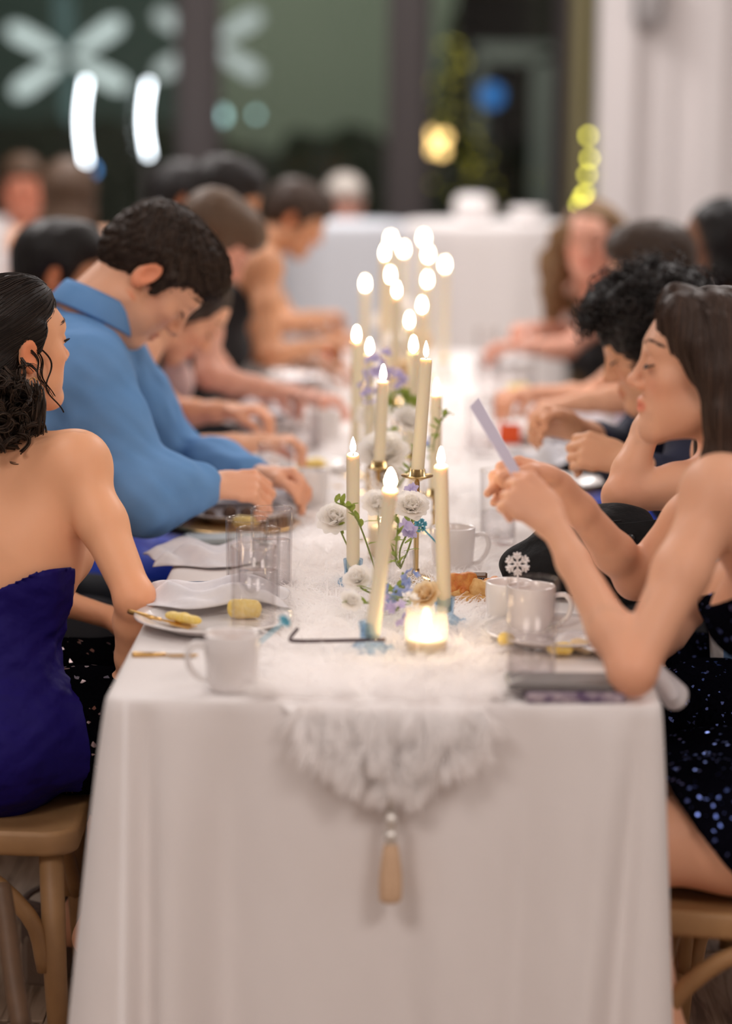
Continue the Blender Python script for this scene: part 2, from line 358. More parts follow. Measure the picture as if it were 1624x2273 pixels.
def person(label, cat='person', hip=None, c7=None, a=0.0, O=None, yaw=0.0, pitch=0.0, roll=0.0, female=True, skin='fair', s=1.0,
           sh=None, el=None, wr=None, hd=None, hn=None, curl=None, thumb=(30, 30), knee=None, ank=None, res=.009, hres=.005, fres=None, chestlean=0, group=None, fleshy=1.0, legs=True, feet=True, mid=None):
    """builds the continuous body mesh. index 0 = right limb, 1 = left limb. Everything in world coordinates."""
    P = Person(); P.female = female; ar = radians(a); f = V(cos(ar), sin(ar), 0); r = V(sin(ar), -cos(ar), 0)
    hip = np.asarray(hip, float); c7 = np.asarray(c7, float); u = unit(c7 - hip); P.f, P.r, P.u, P.hip, P.c7 = f, r, u, hip, c7
    ff = unit(f - u * (f @ u)); P.ff = ff
    sw = (.158 if female else .185) * s
    SH = [c7 - u * .045 + ff * .02 + r * sw, c7 - u * .045 + ff * .02 - r * sw]
    if sh: SH = [SH[i] if sh[i] is None else np.asarray(sh[i], float) for i in (0, 1)]
    P.SH = SH; B = SDF(); P.B = B; g = fleshy
    L = np.linalg.norm(c7 - hip); m1 = hip + u * L * .27 if mid is None else np.asarray(mid, float)
    rb = hip + (c7 - hip) * .62 + ff * .012; wst, rib = (.112, .148) if female else (.135, .160)
    # trunk
    B.slab(hip - u * .03, hip + u * .05, (.160 * g, .115), (.145 * g, .10), r, k=.05, t='torso')
    for q in (1, -1): B.ell(hip + r * q * .075 - ff * .05 - u * .03, (.085, .09, .085), k=.05, t='torso')
    B.slab(hip + u * .04, m1 + u * .06, (.135 * g, .095), (wst * g, .080), r, k=.06, t='torso')
    B.slab(m1 + u * .03, rb, (wst * g, .082), (rib - .015, .095), r, k=.06, t='torso')
    B.slab(rb - u * .03, c7 - u * .10, (rib - .012, .097), (rib - .028, .070), r, k=.06, t='torso')
    mid_sh = (SH[0] + SH[1]) / 2
    for q in (0, 1):
        B.cap(c7 - u * .025 + (SH[q] - c7) * .12, SH[q], .050, .047 if female else .055, k=.05, t='torso')
        B.cap(rb + (SH[q] - mid_sh) * .55, SH[q] - u * .02, .07, .042, k=.05, t='torso')
    if female:
        for q in (1, -1): B.ell(rb + r * q * .072 + ff * .085 + u * .01, (.058, .055, .058), k=.04, t='torso')
    else: B.slab(rb + ff * .03 - u * .02, rb + ff * .03 + u * .06, (.13, .08), (.12, .07), r, k=.05, t='torso')
    # head and neck
    if O is None: O = c7 + u * .06 + V(0, 0, .075) + f * .045
    O = np.asarray(O, float); R = head_rot(yaw, pitch, roll); P.O, P.R = O, R; hs = (.965 if female else 1.02) * s; P.hs = hs
    H = lambda x, y, z: O + R @ (V(x, y, z) * hs); P.H = H
    def he(c, rr, Rl=None, k=.02, op=1): B.ell(H(*c), np.array(rr) * hs, R if Rl is None else R @ Rl, k, op, 'head')
    nr = (.050, .056) if female else (.058, .066)
    B.cap(H(0, -.022, -.045), c7 + u * .015 + ff * .02, nr[0] * s, nr[1] * s, k=.035, t='neck')
    he((0, -.010, .045), (.074, .093, .080), k=.03); he((0, .032, .045), (.062, .060, .056), k=.03)
    he((0, .042, -.012), (.057, .053, .070)); he((0, .030, -.058), (.049, .055, .040))
    jw = .054 if female else .060
    for q in (1, -1):
        B.cap(H(q * jw, .004, -.048), H(q * .018, .070, -.088), .017 * hs, .015 * hs, k=.03, t='head')
        he((q * .044, .060, -.010), (.021, .020, .020)); he((q * .033, .040, -.045), (.03, .035, .03))
    he((0, .074, -.089), (.019, .017, .015) if female else (.024, .019, .018), k=.022)
    B.cap(H(-.030, .079, .039), H(.030, .079, .039), .0155 * hs, k=.02, t='head')
    for q in (1, -1): he((q * .031, .101, .018), (.019, .013, .0115), k=.010, op=-1)
    B.cap(H(0, .090, .026), H(0, .1085, -.014), .0075 * hs, .0092 * hs, k=.011, t='head'); he((0, .1095, -.017), (.0105, .0105, .0092), k=.008)
    for q in (1, -1):
        he((q * .0115, .099, -.0215), (.0085, .0105, .0075), k=.006); he((q * .006, .103, -.0275), (.0035, .0045, .0035), k=.004, op=-1)
        he((q * .031, .0815, .0175), (.0145, .0135, .0125), k=.004)
    B.chain([H(-.021, .081, -.0515), H(-.007, .0925, -.0470), H(.007, .0925, -.0470), H(.021, .081, -.0515)], [x * hs for x in (.0035, .0065, .0065, .0035)], k=.007, t='head')
    B.chain([H(-.019, .081, -.0535), H(0, .0910, -.0590), H(.019, .081, -.0535)], [x * hs for x in (.0035, .0078, .0035)], k=.006, t='head')
    B.cap(H(-.014, .0955, -.0528), H(.014, .0955, -.0528), .0016 * hs, k=.004, op=-1, t='head')
    for q in (1, -1):
        Re = RZ(-q * .35) @ RX(-.22)
        he((q * .077, -.012, .004), (.0085, .017, .027) if female else (.0085, .019, .031), Re, k=.008); he((q * .077, -.010, -.017), (.008, .010, .012), Re, k=.008)
        he((q * .086, -.008, .008), (.007, .0115, .017), Re, k=.006, op=-1)
    # arms
    P.EL = [None, None]; P.WR = [None, None]
    for q in (0, 1):
        sg = 1 if q == 0 else -1
        E_ = SH[q] + r * sg * .04 + f * .08 - u * .26 if not el or el[q] is None else np.asarray(el[q], float)
        W_ = E_ + f * .22 - r * sg * .05 + V(0, 0, -.06) if not wr or wr[q] is None else np.asarray(wr[q], float)
        P.EL[q], P.WR[q] = E_, W_
        ra = (.0405, .0285, .0205) if female else (.049, .038, .026); at = 'arm%d' % q; ft = 'fore%d' % q
        B.ell(SH[q] - u * .004, np.array([1.0, 1.0, 1.0]) * (.050 if female else .060), k=.03, t='torso')
        mu = SH[q] + (E_ - SH[q]) * .45; B.chain([SH[q], mu, E_], [ra[0] * 1.04, ra[0] * .95, ra[1] * 1.04], k=.02, t=at)
        B.ell(E_, np.full(3, ra[1] * 1.02), k=.02, t=at)
        mf = E_ + (W_ - E_) * .28; B.chain([E_, mf, E_ + (W_ - E_) * .75, W_], [ra[1], ra[1] * 1.10, ra[2] * 1.15, ra[2]], k=.014, t=ft)
        d = unit(W_ - E_) if not hd or hd[q] is None else unit(hd[q]); n = V(0, 0, -1) if not hn or hn[q] is None else np.asarray(hn[q], float)
        make_hand(B, W_, d, n, sg, (35, 40, 45, 50) if not curl or curl[q] is None else curl[q], thumb[q], .95 * s if female else 1.04 * s)
    # legs
    P.KN = [None, None]; P.AN = [None, None]
    if legs:
        for q in (0, 1):
            sg = 1 if q == 0 else -1; h0 = hip + r * sg * .085 + V(0, 0, -.01)
            K_ = hip + f * .40 + r * sg * .10 + V(0, 0, -.045) if not knee or knee[q] is None else np.asarray(knee[q], float)
            A_ = V(K_[0], K_[1], .085) - f * .05 if not ank or ank[q] is None else np.asarray(ank[q], float); P.KN[q], P.AN[q] = K_, A_
            B.chain([h0, h0 + (K_ - h0) * .5, K_], [.085, .076, .056], k=.04, t='thigh%d' % q); B.chain([K_, K_ + (A_ - K_) * .3, K_ + (A_ - K_) * .75, A_], [.054, .053, .038, .033], k=.03, t='shin%d' % q)
            if feet:
                fd = unit(f * (1) + r * sg * .12); t0 = V(A_[0], A_[1], A_[2] - .045)
                B.cap(A_ - V(0, 0, .03) - fd * .03, t0 + fd * .04 - V(0, 0, .008), .030, .026, k=.03, t='foot'); B.slab(t0 + fd * .02 - V(0, 0, .008), t0 + fd * .15 - V(0, 0, .018), (.034, .022), (.036, .013), np.cross(fd, V(0, 0, 1)), k=.02, t='foot')
    base = SKIN[skin] if isinstance(skin, str) else skin; P.skin = base
    root = empty('person', (hip[0], hip[1], 0), 0, label, cat, group); P.root = root
    fine = []
    if hres: fine.append((O - .135, O + .145, hres))
    if fres:
        for q in fres[1]: fine.append((P.WR[q] - .125, P.WR[q] + .125, fres[0]))
    v, fc = B.mesh(res, fine)
    # skin colour: lips, cheeks, ears, elbows, knuckles
    q = ((v - O) @ R) / hs; c = np.tile(np.array(base), (len(v), 1)); hm = np.abs(q).max(1) < .16
    def tint(mask, colr): 
        nonlocal c; c = c * (1 - mask[:, None]) + np.array(colr) * mask[:, None]
    bs = np.array(base); red = bs * np.array([1.02, .70, .62])
    ax = np.abs(q[:, 0])
    tint(hm * .50 * np.exp(-(((ax - .042) / .022) ** 2 + ((q[:, 2] + .018) / .02) ** 2)) * (q[:, 1] > .03), red)
    tint(hm * .30 * np.exp(-((q[:, 0] / .012) ** 2 + ((q[:, 2] + .018) / .014) ** 2)) * (q[:, 1] > .09), red)
    tint(hm * .75 * np.clip((ax - .072) / .006, 0, 1) * (np.abs(q[:, 1] + .01) < .03) * (np.abs(q[:, 2]) < .045), bs * np.array([1.0, .60, .45]))
    lipw = np.clip(1.25 - (q[:, 0] / .021) ** 2 - ((q[:, 2] + .0525) / .0108) ** 2, 0, 1) ** .5
    tint(hm * lipw * .85 * (q[:, 1] > .075), (bs * np.array([.98, .50, .50])) if female else bs * np.array([.95, .66, .62]))
    if female: tint(hm * .35 * np.exp(-(((ax - .031) / .016) ** 2 + ((q[:, 2] - .025) / .008) ** 2)) * (q[:, 1] > .06), bs * np.array([.80, .62, .55]))
    for k_ in (0, 1):
        tint(.45 * np.exp(-(np.linalg.norm(v - P.EL[k_], axis=1) / .036) ** 2), red); dh = np.linalg.norm(v - (P.WR[k_] + unit(P.WR[k_] - P.EL[k_]) * .11), axis=1); tint(.30 * np.exp(-(dh / .06) ** 2), red)
    P.body = mesh_obj('body', v, fc, 'skin', root, col=c, world=True)
    return P
def cloth(P, name, m, tags, grow=.007, clips=(), extra=None, warp=None, res=.009, label=None, fine=()):
    q = P.B.clone(grow, tags)
    if extra: extra(q)
    if warp: q.warp(warp)
    for cfn in clips: q.clip(cfn)
    v, f = q.mesh(res, fine); o = mesh_obj(name, v, f, m, P.root, world=True)
    if label: o['label'] = label
    P.last = q
    return o
def below(P0, n): n = unit(n); c0 = float(np.asarray(P0) @ n); return lambda p: p @ n - c0      # keeps the side opposite to n
def flow(sd, roots, dirf, K, step, off=.001, rng=None):
    p = roots.copy(); n = sd.grad(p); p -= n * (sd.ev(p) - off)[:, None]; out = [p.copy()]
    for k in range(K - 1):
        d = dirf(p, k); n = sd.grad(p); d = d - n * (d * n).sum(1)[:, None]; d /= np.linalg.norm(d, axis=1, keepdims=True) + 1e-9
        p = p + d * step; p -= n * np.clip(sd.ev(p) - off, -.02, .02)[:, None]; out.append(p.copy())
    return np.stack(out, 1)
def hair_obj(P, sd, m, col, res, strands=None, r=.0012, colvar=.35, name='hair', seed=1, fine=()):
    """base volume of the hair plus optional strand paths (N,K,3), joined into one mesh"""
    v, f = sd.mesh(res, fine); c = np.tile(np.array(col), (len(v), 1)) * .8; rg = np.random.default_rng(seed)
    if strands is not None:
        N, K, _ = strands.shape; v2, f2 = ribbons(strands, r * rg.uniform(.6, 1.3, N)); cv = np.array(col) * np.exp(rg.normal(0, colvar, N))[:, None]; c2 = np.repeat(cv, K * 3, 0)
        f = np.concatenate([f, f2 + len(v)]); v = np.concatenate([v, v2]); c = np.concatenate([c, c2])
    return mesh_obj(name, v, f, m, P.root, col=c, world=True)
def pick(v, n, seed, mask=None):
    rg = np.random.default_rng(seed)
    if mask is not None: v = v[mask]
    return v[rg.integers(0, len(v), n)] + rg.normal(0, .002, (n, 3))
def hair_sdf(P, parts, face=True, clips=()):
    sd = SDF(); hs = P.hs
    for c, rr, k in parts: sd.ell(P.H(*c), np.array(rr) * hs, P.R, k)
    if face: sd.ell(P.H(0, .104, -.045), np.array((.066, .070, .105)) * hs, P.R, .012, -1)
    for c in clips: sd.clip(c)
    return sd
def loc(P, p): return ((p - P.O) @ P.R) / P.hs
def short_hair(P, col, res=.006, n=0, fringe=True, seed=3, vol=1.0, name='hair', wave=.0):
    parts = [((0, -.016, .055), (.083 * vol, .101 * vol, .083 * vol), .03), ((0, -.060, .005), (.066 * vol, .052 * vol, .058), .03), ((0, .040, .098), (.066, .062, .042 * vol), .03)]
    if fringe: parts += [((-.02, .082, .085), (.045, .026, .026), .02), ((.025, .078, .085), (.04, .024, .026), .02)]
    sd = hair_sdf(P, parts)
    for q in (1, -1): sd.cap(P.H(q * .075, .022, .04), P.H(q * .072, .020, -.004), .012, .006, k=.012)
    for q in (1, -1): sd.ell(P.H(q * .086, -.008, .000), (.016, .024, .036), P.R, .006, -1)
    up = P.R[:, 2]; c0 = P.H(0, 0, -.048); sd.clip(lambda p: -(p - c0) @ up)
    sd.warp(lambda p: .0025 * sines(p, 210, seed) + .002 * sines(p, 420, seed + 1))
    st = None
    if n:
        v, _ = sd.mesh(.008); st = flow(sd, pick(v, n, seed), lambda p, k: -P.R[:, 2] * .55 + P.R[:, 1] * (.55 + .5 * (loc(P, p)[:, 1:2] > .0)) * np.clip(loc(P, p)[:, 2:3] * 14, -.6, 1) + .12 * np.stack([sines(p, 90, 5), sines(p, 80, 6), sines(p, 85, 7)], 1), 9, .0055, .0018)
        if wave: st += wave * np.stack([sines(st.reshape(-1, 3), 190, 8), sines(st.reshape(-1, 3), 180, 9), sines(st.reshape(-1, 3), 170, 10)], 1).reshape(st.shape)
    return hair_obj(P, sd, 'hair', col, res, st, .0011, .35, name, seed)
def curls(P, center, radii, n, col, rad=.011, r=.0022, K=26, turns=3.2, length=.05, seed=4, extra_roots=None):
    """springy ringlets rooted on an ellipsoid in head coordinates"""
    rg = np.random.default_rng(seed); d = rg.normal(size=(n, 3)); d /= np.linalg.norm(d, axis=1, keepdims=True); root = np.asarray(center) + d * np.asarray(radii)
    ok = ~((root[:, 1] > .045) & (root[:, 2] < .085)) & (root[:, 2] > -.06); root = root[ok]; d = d[ok]
    if extra_roots is not None: root = np.concatenate([root, extra_roots]); e = extra_roots - np.asarray(center); d = np.concatenate([d, e / np.linalg.norm(e, axis=1, keepdims=True)])
    n = len(root); ax = d + rg.normal(0, .5, (n, 3)) + np.array([0, .15, -.45]); ax /= np.linalg.norm(ax, axis=1, keepdims=True)
    u = np.cross(ax, rg.normal(size=(n, 3))); u /= np.linalg.norm(u, axis=1, keepdims=True); w_ = np.cross(ax, u); s = np.linspace(0, 1, K); L = length * rg.uniform(.6, 1.3, n); rr = rad * rg.uniform(.6, 1.3, n); ph = rg.uniform(0, 6.28, n)
    an = ph[:, None] + s[None] * turns * 6.28 * rg.choice([-1, 1], n)[:, None]
    p = root[:, None] + ax[:, None] * (L[:, None, None] * s[None, :, None]) + (rr[:, None] * np.cos(an))[..., None] * u[:, None] + (rr[:, None] * np.sin(an))[..., None] * w_[:, None]
    return P.O + (p * P.hs) @ P.R.T
def brows_lashes(P, col=(.05, .03, .02), n=26, down=True, seed=2):
    rg = np.random.default_rng(seed)
    for q in (1, -1):
        bp = []; lp = []
        for i in range(n * 2):
            t = rg.uniform(0, 1); x = q * (.013 + .037 * t); z = .0430 + .0105 * sin(t * 2.5) - .002 * t + rg.normal(0, .0011); y0 = .20
            bp.append((x, z, q * (.55 + .4 * t), .35 - .8 * t))
        paths = []
        for x, z, dx, dz in bp:
            a0 = surf(P, x, z); b0 = surf(P, x + dx * .0075, z + dz * .006); paths.append([P.H(*(a0 + V(0, .0006, 0))), P.H(*((a0 + b0) / 2 + V(0, .0014, 0))), P.H(*(b0 + V(0, .0012, 0)))])
        v, f = ribbons(paths, .0005 if P.female else .0007); mesh_obj('eyebrow', v, f, 'brow', P.root, world=True)
        paths = []
        for i in range(n):
            t = i / (n - 1); x = q * (.0185 + .027 * t); z = .0145 - .0045 * sin(pi * t) + .001 * t; a0 = surf(P, x, z)
            o = V(q * (.001 + .004 * t), .0065, -.0045 if down else .004); paths.append([P.H(*(a0 + V(0, .0002, 0))), P.H(*(a0 + o * .5 + V(0, .0006, 0))), P.H(*(a0 + o))])
        v, f = ribbons(paths, .00075); g_ = G(); g_.add(v, f); g_.tube([P.H(*(surf(P, q * (.0185 + .027 * t), .0145 - .0045 * sin(pi * t)) + V(0, .0004, 0))) for t in np.linspace(0, 1, 8)], .0011, 5); g_.obj('eyelashes', 'lash', P.root, world=True)
def surf(P, x, z):
    """front surface of the face at head coordinates x, z"""
    ys = np.linspace(.13, .02, 56); pts = np.stack([P.H(x, y, z) for y in ys]); d = P.B.ev(pts); i = np.nonzero(d < 0)[0]
    if not len(i): return V(x, .07, z)
    i = i[0]; t = d[i - 1] / (d[i - 1] - d[i]) if i else 0; return V(x, ys[i - 1] + (ys[i] - ys[i - 1]) * t if i else ys[0], z)
def long_hair(P, col, res=.007, n=0, drop=.25, seed=5, wave=0.0, front=True, vol=1.0, extra=None, r=.0012, clips=(), back=None, fat=1.0):
    """hair from the crown down behind the shoulders"""
    sd = SDF(); hs = P.hs
    sd.ell(P.H(0, -.014, .053), np.array((.086, .102, .085)) * hs * vol, P.R, .03)
    b = P.H(0, -.075, -.02) if back is None else back; dn = V(0, 0, -1)
    bk = -P.R[:, 1] * np.array([1, 1, 0])
    sd.slab(P.H(0, -.062, .03), P.H(0, -.072, -.06) + dn * drop * .35, (.078 * hs, .045 * hs), (.085 * hs, .038 * hs), P.R[:, 0], k=.04)
    sd.slab(P.H(0, -.072, -.06) + dn * drop * .3, P.H(0, -.070, -.06) + dn * drop, (.085 * hs, .036), (.055 * hs, .020), P.R[:, 0], k=.04)
    if front:
        for q in (1, -1): sd.chain([P.H(q * .066, .02, .075), P.H(q * (.080 + .4 * (fat - 1) * .05), .006, .01), P.H(q * (.080 + .05 * (fat - 1)), -.004, -.07), P.H(q * (.078 + .06 * (fat - 1)), .0, -.07) + dn * drop * .6], [.024, .021 * fat, .024 * fat, .014 * fat], k=.03)
    if extra: extra(sd)
    sd.ell(P.H(0, .102, -.035), np.array((.062, .072, .110)) * hs, P.R, .012, -1)
    for c in clips: sd.clip(c)
    sd.warp(lambda p: .003 * sines(p * np.array([1, 1, .25]), 160, seed) + (wave * sines(p, 60, seed + 3) if wave else 0))
    st = None
    if n:
        v, _ = sd.mesh(.010); st = flow(sd, pick(v, n, seed), lambda p, k: np.tile(dn, (len(p), 1)) + .05 * np.stack([sines(p, 40, 5), sines(p, 40, 6), 0 * p[:, 0]], 1), 14, .010, .0006)
        if wave: st += wave * np.stack([sines(st.reshape(-1, 3), 70, 8), sines(st.reshape(-1, 3), 75, 9), 0 * st.reshape(-1, 3)[:, 0]], 1).reshape(st.shape)
    P.hair_sd = sd
    return hair_obj(P, sd, 'hair', col, res, st, r, .32, 'hair', seed)
# ------------------------------------------------------------------ material library
mat('skin', (.7, .42, .3), .48, vcol=True, sss=.12, bump=(420, .06, .001), spec=.35)
mat('hair', (.05, .03, .02), .52, vcol=True, spec=.28)
mat('lash', (.018, .010, .008), .6); mat('brow', (.075, .042, .028), .7)
mat('linen', (.80, .765, .755), .85, bump=(900, .10, .0006), sheen=.2, spec=.2)
mat('white_wall', (.70, .655, .645), .8)
mat('ceiling_paint', (.80, .77, .74), .9)
mat('dark_wall', (.30, .26, .24), .85)
mat('mullion', (.060, .048, .048), .5)
soft('fur', (.99, .975, .97), .5)
mat('fur_base', (.90, .87, .86), .9)
mat('wax', (.84, .76, .56), .45, sss=.35, spec=.4)
MATS['wax'].node_tree.nodes['Principled BSDF'].inputs['Subsurface Radius'].default_value = (1, .7, .35)
MATS['wax'].node_tree.nodes['Principled BSDF'].inputs['Subsurface Scale'].default_value = .012
mat('wick', (.02, .015, .01), .9)
emis('flame', (1.0, .78, .48), 70); emis('flame_led', (1.0, .72, .40), 45)
mat('porcelain', (.80, .765, .755), .22, coat=.3); mat('cocoa', (.42, .22, .13), .4, var=(60, .6, (.62, .42, .32)))
mat('gold', (.72, .46, .18), .28, 1.0); mat('brass', (.62, .44, .20), .22, 1.0); mat('steel', (.6, .58, .56), .25, 1.0)
thin_glass('glass', (.992, .99, .99), (.84, .82, .82)); thin_glass('votive_glass', (.99, .98, .96), (.86, .80, .74))
thin_glass('blue_glass', (.78, .88, .95), (.38, .54, .70)); glow_glass('frosted_glass'); thin_glass('water', (.95, .945, .95), (.84, .83, .84)); thin_glass('window_glass', (.92, .96, .95), (.6, .65, .65), .35, .0)
mat('black_plastic', (.012, .012, .014), .35); mat('screen', (.02, .024, .028), .08, coat=.6)
mat('black_cloth', (.010, .010, .012), .8, bump=(500, .4, .001)); mat('bag_cloth', (.007, .007, .008), .8, bump=(45, .5, .008), spec=.25)
mat('paper', (.78, .75, .80), .8); mat('lavender_card', (.60, .56, .68), .75)
mat('napkin', (.76, .745, .77), .85, var=(38, .30, (.55, .55, .62)), bump=(500, .15, .001))
soft('green_leaf', (.24, .32, .06), .4, .6, (90, .6, (.42, .48, .11))); mat('stem', (.22, .28, .06), .6)
soft('petal_white', (.99, .97, .94), .6); soft('petal_cream', (.95, .82, .60), .55); soft('petal_blue', (.34, .46, .80), .4, .7, (120, .7, (.60, .63, .88))); soft('petal_lilac', (.56, .50, .76), .4, .7, (90, .5, (.72, .67, .86)))
mat('lemon', (.80, .56, .10), .5, var=(160, .7, (.86, .70, .30))); mat('truffle', (.085, .040, .022), .7, bump=(220, .7, .003)); mat('bread', (.62, .34, .11), .55, var=(70, .8, (.80, .56, .24)), bump=(120, .4, .003)); mat('bread_top', (.58, .17, .035), .45, var=(110, .7, (.72, .36, .08)), bump=(160, .5, .003))
mat('white_plastic', (.86, .84, .86), .35); mat('blue_plastic', (.10, .44, .60), .35); mat('brown_plastic', (.07, .040, .045), .4); mat('orange_box', (.80, .10, .015), .5)
mat('grey_case', (.16, .145, .14), .4); mat('green_case', (.33, .37, .37), .35); mat('sticker', (.50, .42, .46), .5, var=(70, 1.0, (.10, .06, .14)))
mat('tan_tassel', (.70, .49, .32), .7, var=(200, .5, (.58, .38, .24)), bump=(300, .5, .002)); mat('silver_thread', (.75, .72, .68), .35, .6)
mat('royal_blue', (.004, .045, .48), .5, bump=(30, .25, .01)); mat('indigo_satin', (.010, .005, .105), .6, bump=(16, .45, .02), spec=.12)
mat('blue_shirt', (.135, .30, .58), .85, bump=(380, .12, .001), var=(14, .35, (.18, .35, .63)), spec=.15); mat('navy_shirt', (.012, .016, .045), .8)
mat('black_dress', (.008, .008, .010), .7); mat('black_trousers', (.008, .008, .011), .85); mat('pink_top', (.62, .44, .42), .8); mat('white_shirt', (.75, .72, .71), .8); mat('grey_shirt', (.20, .19, .20), .8)
mat('tulle', (.006, .008, .022), .7, bump=(55, .9, .012), sheen=.2)
mat('wood_chair', (.36, .20, .085), .5, bump=(90, .15, .001), var=(22, .5, (.27, .145, .058)))
mat('wood_dark', (.14, .075, .038), .55, var=(30, .5, (.09, .05, .026)))
mat('sandal', (.11, .075, .060), .7, bump=(250, .4, .002)); mat('jute', (.20, .14, .10), .8, bump=(300, .8, .003)); mat('strap', (.30, .22, .18), .6)
# sequinned fabric: each cell of a voronoi pattern tilts its own way
def sequin(name, base, spark, scale, tilt=.8):
    m, nt, b = new_mat(name); b.inputs['Base Color'].default_value = (*base, 1); b.inputs['Roughness'].default_value = .30; b.inputs['Metallic'].default_value = .5
    tc = nt.nodes.new('ShaderNodeTexCoord'); vo = nt.nodes.new('ShaderNodeTexVoronoi'); vo.inputs['Scale'].default_value = scale; nt.links.new(tc.outputs['Object'], vo.inputs['Vector'])
    sb = nt.nodes.new('ShaderNodeVectorMath'); sb.operation = 'SUBTRACT'; nt.links.new(vo.outputs['Color'], sb.inputs[0]); sb.inputs[1].default_value = (.5, .5, .5)
    sc_ = nt.nodes.new('ShaderNodeVectorMath'); sc_.operation = 'SCALE'; sc_.inputs['Scale'].default_value = tilt; nt.links.new(sb.outputs[0], sc_.inputs[0])
    ge = nt.nodes.new('ShaderNodeNewGeometry'); ad = nt.nodes.new('ShaderNodeVectorMath'); ad.operation = 'ADD'; nt.links.new(ge.outputs['Normal'], ad.inputs[0]); nt.links.new(sc_.outputs[0], ad.inputs[1])
    nm = nt.nodes.new('ShaderNodeVectorMath'); nm.operation = 'NORMALIZE'; nt.links.new(ad.outputs[0], nm.inputs[0]); nt.links.new(nm.outputs[0], b.inputs['Normal'])
    gt = nt.nodes.new('ShaderNodeMath'); gt.operation = 'GREATER_THAN'; gt.inputs[1].default_value = .965; sp = nt.nodes.new('ShaderNodeSeparateColor'); nt.links.new(vo.outputs['Color'], sp.inputs[0]); nt.links.new(sp.outputs[0], gt.inputs[0])
    mx = nt.nodes.new('ShaderNodeMix'); mx.data_type = 'RGBA'; nt.links.new(gt.outputs[0], mx.inputs['Factor']); mx.inputs['A'].default_value = (*base, 1); mx.inputs['B'].default_value = (*spark, 1); nt.links.new(mx.outputs['Result'], b.inputs['Base Color']); nt.links.new(gt.outputs[0], b.inputs['Metallic']); nt.links.new(gt.outputs[0], b.inputs['Specular IOR Level'])
sequin('navy_sequin', (.003, .003, .006), (.14, .20, .52), 230); sequin('black_sequin', (.002, .002, .003), (.30, .22, .22), 130)
def wood_floor(name):
    m, nt, b = new_mat(name); b.inputs['Roughness'].default_value = .55
    tc = nt.nodes.new('ShaderNodeTexCoord'); oi = nt.nodes.new('ShaderNodeObjectInfo'); mp = nt.nodes.new('ShaderNodeMapping'); mp.inputs['Scale'].default_value = (9, .8, 1)
    ad = nt.nodes.new('ShaderNodeVectorMath'); ad.operation = 'ADD'; nt.links.new(tc.outputs['Object'], ad.inputs[0]); nt.links.new(oi.outputs['Random'], ad.inputs[1]); nt.links.new(ad.outputs[0], mp.inputs['Vector'])
    wv = nt.nodes.new('ShaderNodeTexNoise'); wv.inputs['Scale'].default_value = 5.0; wv.inputs['Detail'].default_value = 6; wv.inputs['Distortion'].default_value = 1.6; nt.links.new(mp.outputs[0], wv.inputs['Vector'])
    r = nt.nodes.new('ShaderNodeValToRGB'); r.color_ramp.elements[0].color = (.15, .095, .06, 1); r.color_ramp.elements[0].position = .36; r.color_ramp.elements[1].color = (.34, .245, .17, 1); r.color_ramp.elements[1].position = .56; nt.links.new(wv.outputs['Fac'], r.inputs[0]); nt.links.new(r.outputs[0], b.inputs['Base Color'])
wood_floor('floor_wood'); mat('floor_joint', (.05, .034, .024), .9)

# ------------------------------------------------------------------ the room
XL, XR, YB, YF, ZC = -5.2, 4.2, -5.0, 9.6, 3.6
def struct(name, m, *boxes, parent=None):
    g = G()
    for c, s_ in boxes: g.box(c, s_)
    o = g.obj(name, m, parent, smooth=False)
    if parent is None: o['kind'] = 'structure'
    return o
floor = struct('floor', 'floor_joint', (((XL + XR) / 2, (YB + YF) / 2, -.055), (XR - XL, YF - YB, .1)))
pg = G(); pg.box((0, 0, 0), (.178, 1.19, .012), bev=.002); plank0 = None; rows = []
for i in range(-7, 9):                                   # oak planks near the table; beyond them the joint board shows as floor
    for j in range(-3, 7):
        x = i * .18 + .05; y = -1.9 + j * 1.2 + (i % 3) * .4
        if plank0 is None: plank0 = pg.obj('plank', 'floor_wood', floor, smooth=False); o = plank0
        else: o = plank0.copy(); COL.objects.link(o); o.parent = floor
        o.location = (x, y, -.001)
ceil = struct('ceiling', 'ceiling_paint', (((XL + XR) / 2, (YB + YF) / 2, ZC + .05), (XR - XL, YF - YB, .1)))
struct('wall_left', 'white_wall', ((XL - .05, (YB + YF) / 2, ZC / 2), (.1, YF - YB, ZC)))
struct('wall_right', 'white_wall', ((XR + .05, (YB + YF) / 2, ZC / 2), (.1, YF - YB, ZC)))
struct('wall_front', 'white_wall', (((XL + XR) / 2, YB - .05, ZC / 2), (XR - XL, .1, ZC)))
# white partition on the right, with shallow pilasters
YP = 7.9
x0 = Yp(1330, 240, YP)[0]
struct('wall_partition', 'white_wall', (((x0 + XR) / 2, YP + .10, ZC / 2), (XR - x0, .2, ZC)), ((x0 + .075, YP - .03, ZC / 2), (.15, .06, ZC)), ((x0 + .50, YP - .02, ZC / 2), (.12, .04, ZC)), ((x0 + .30, YP - .008, ZC / 2), (.05, .016, ZC)))
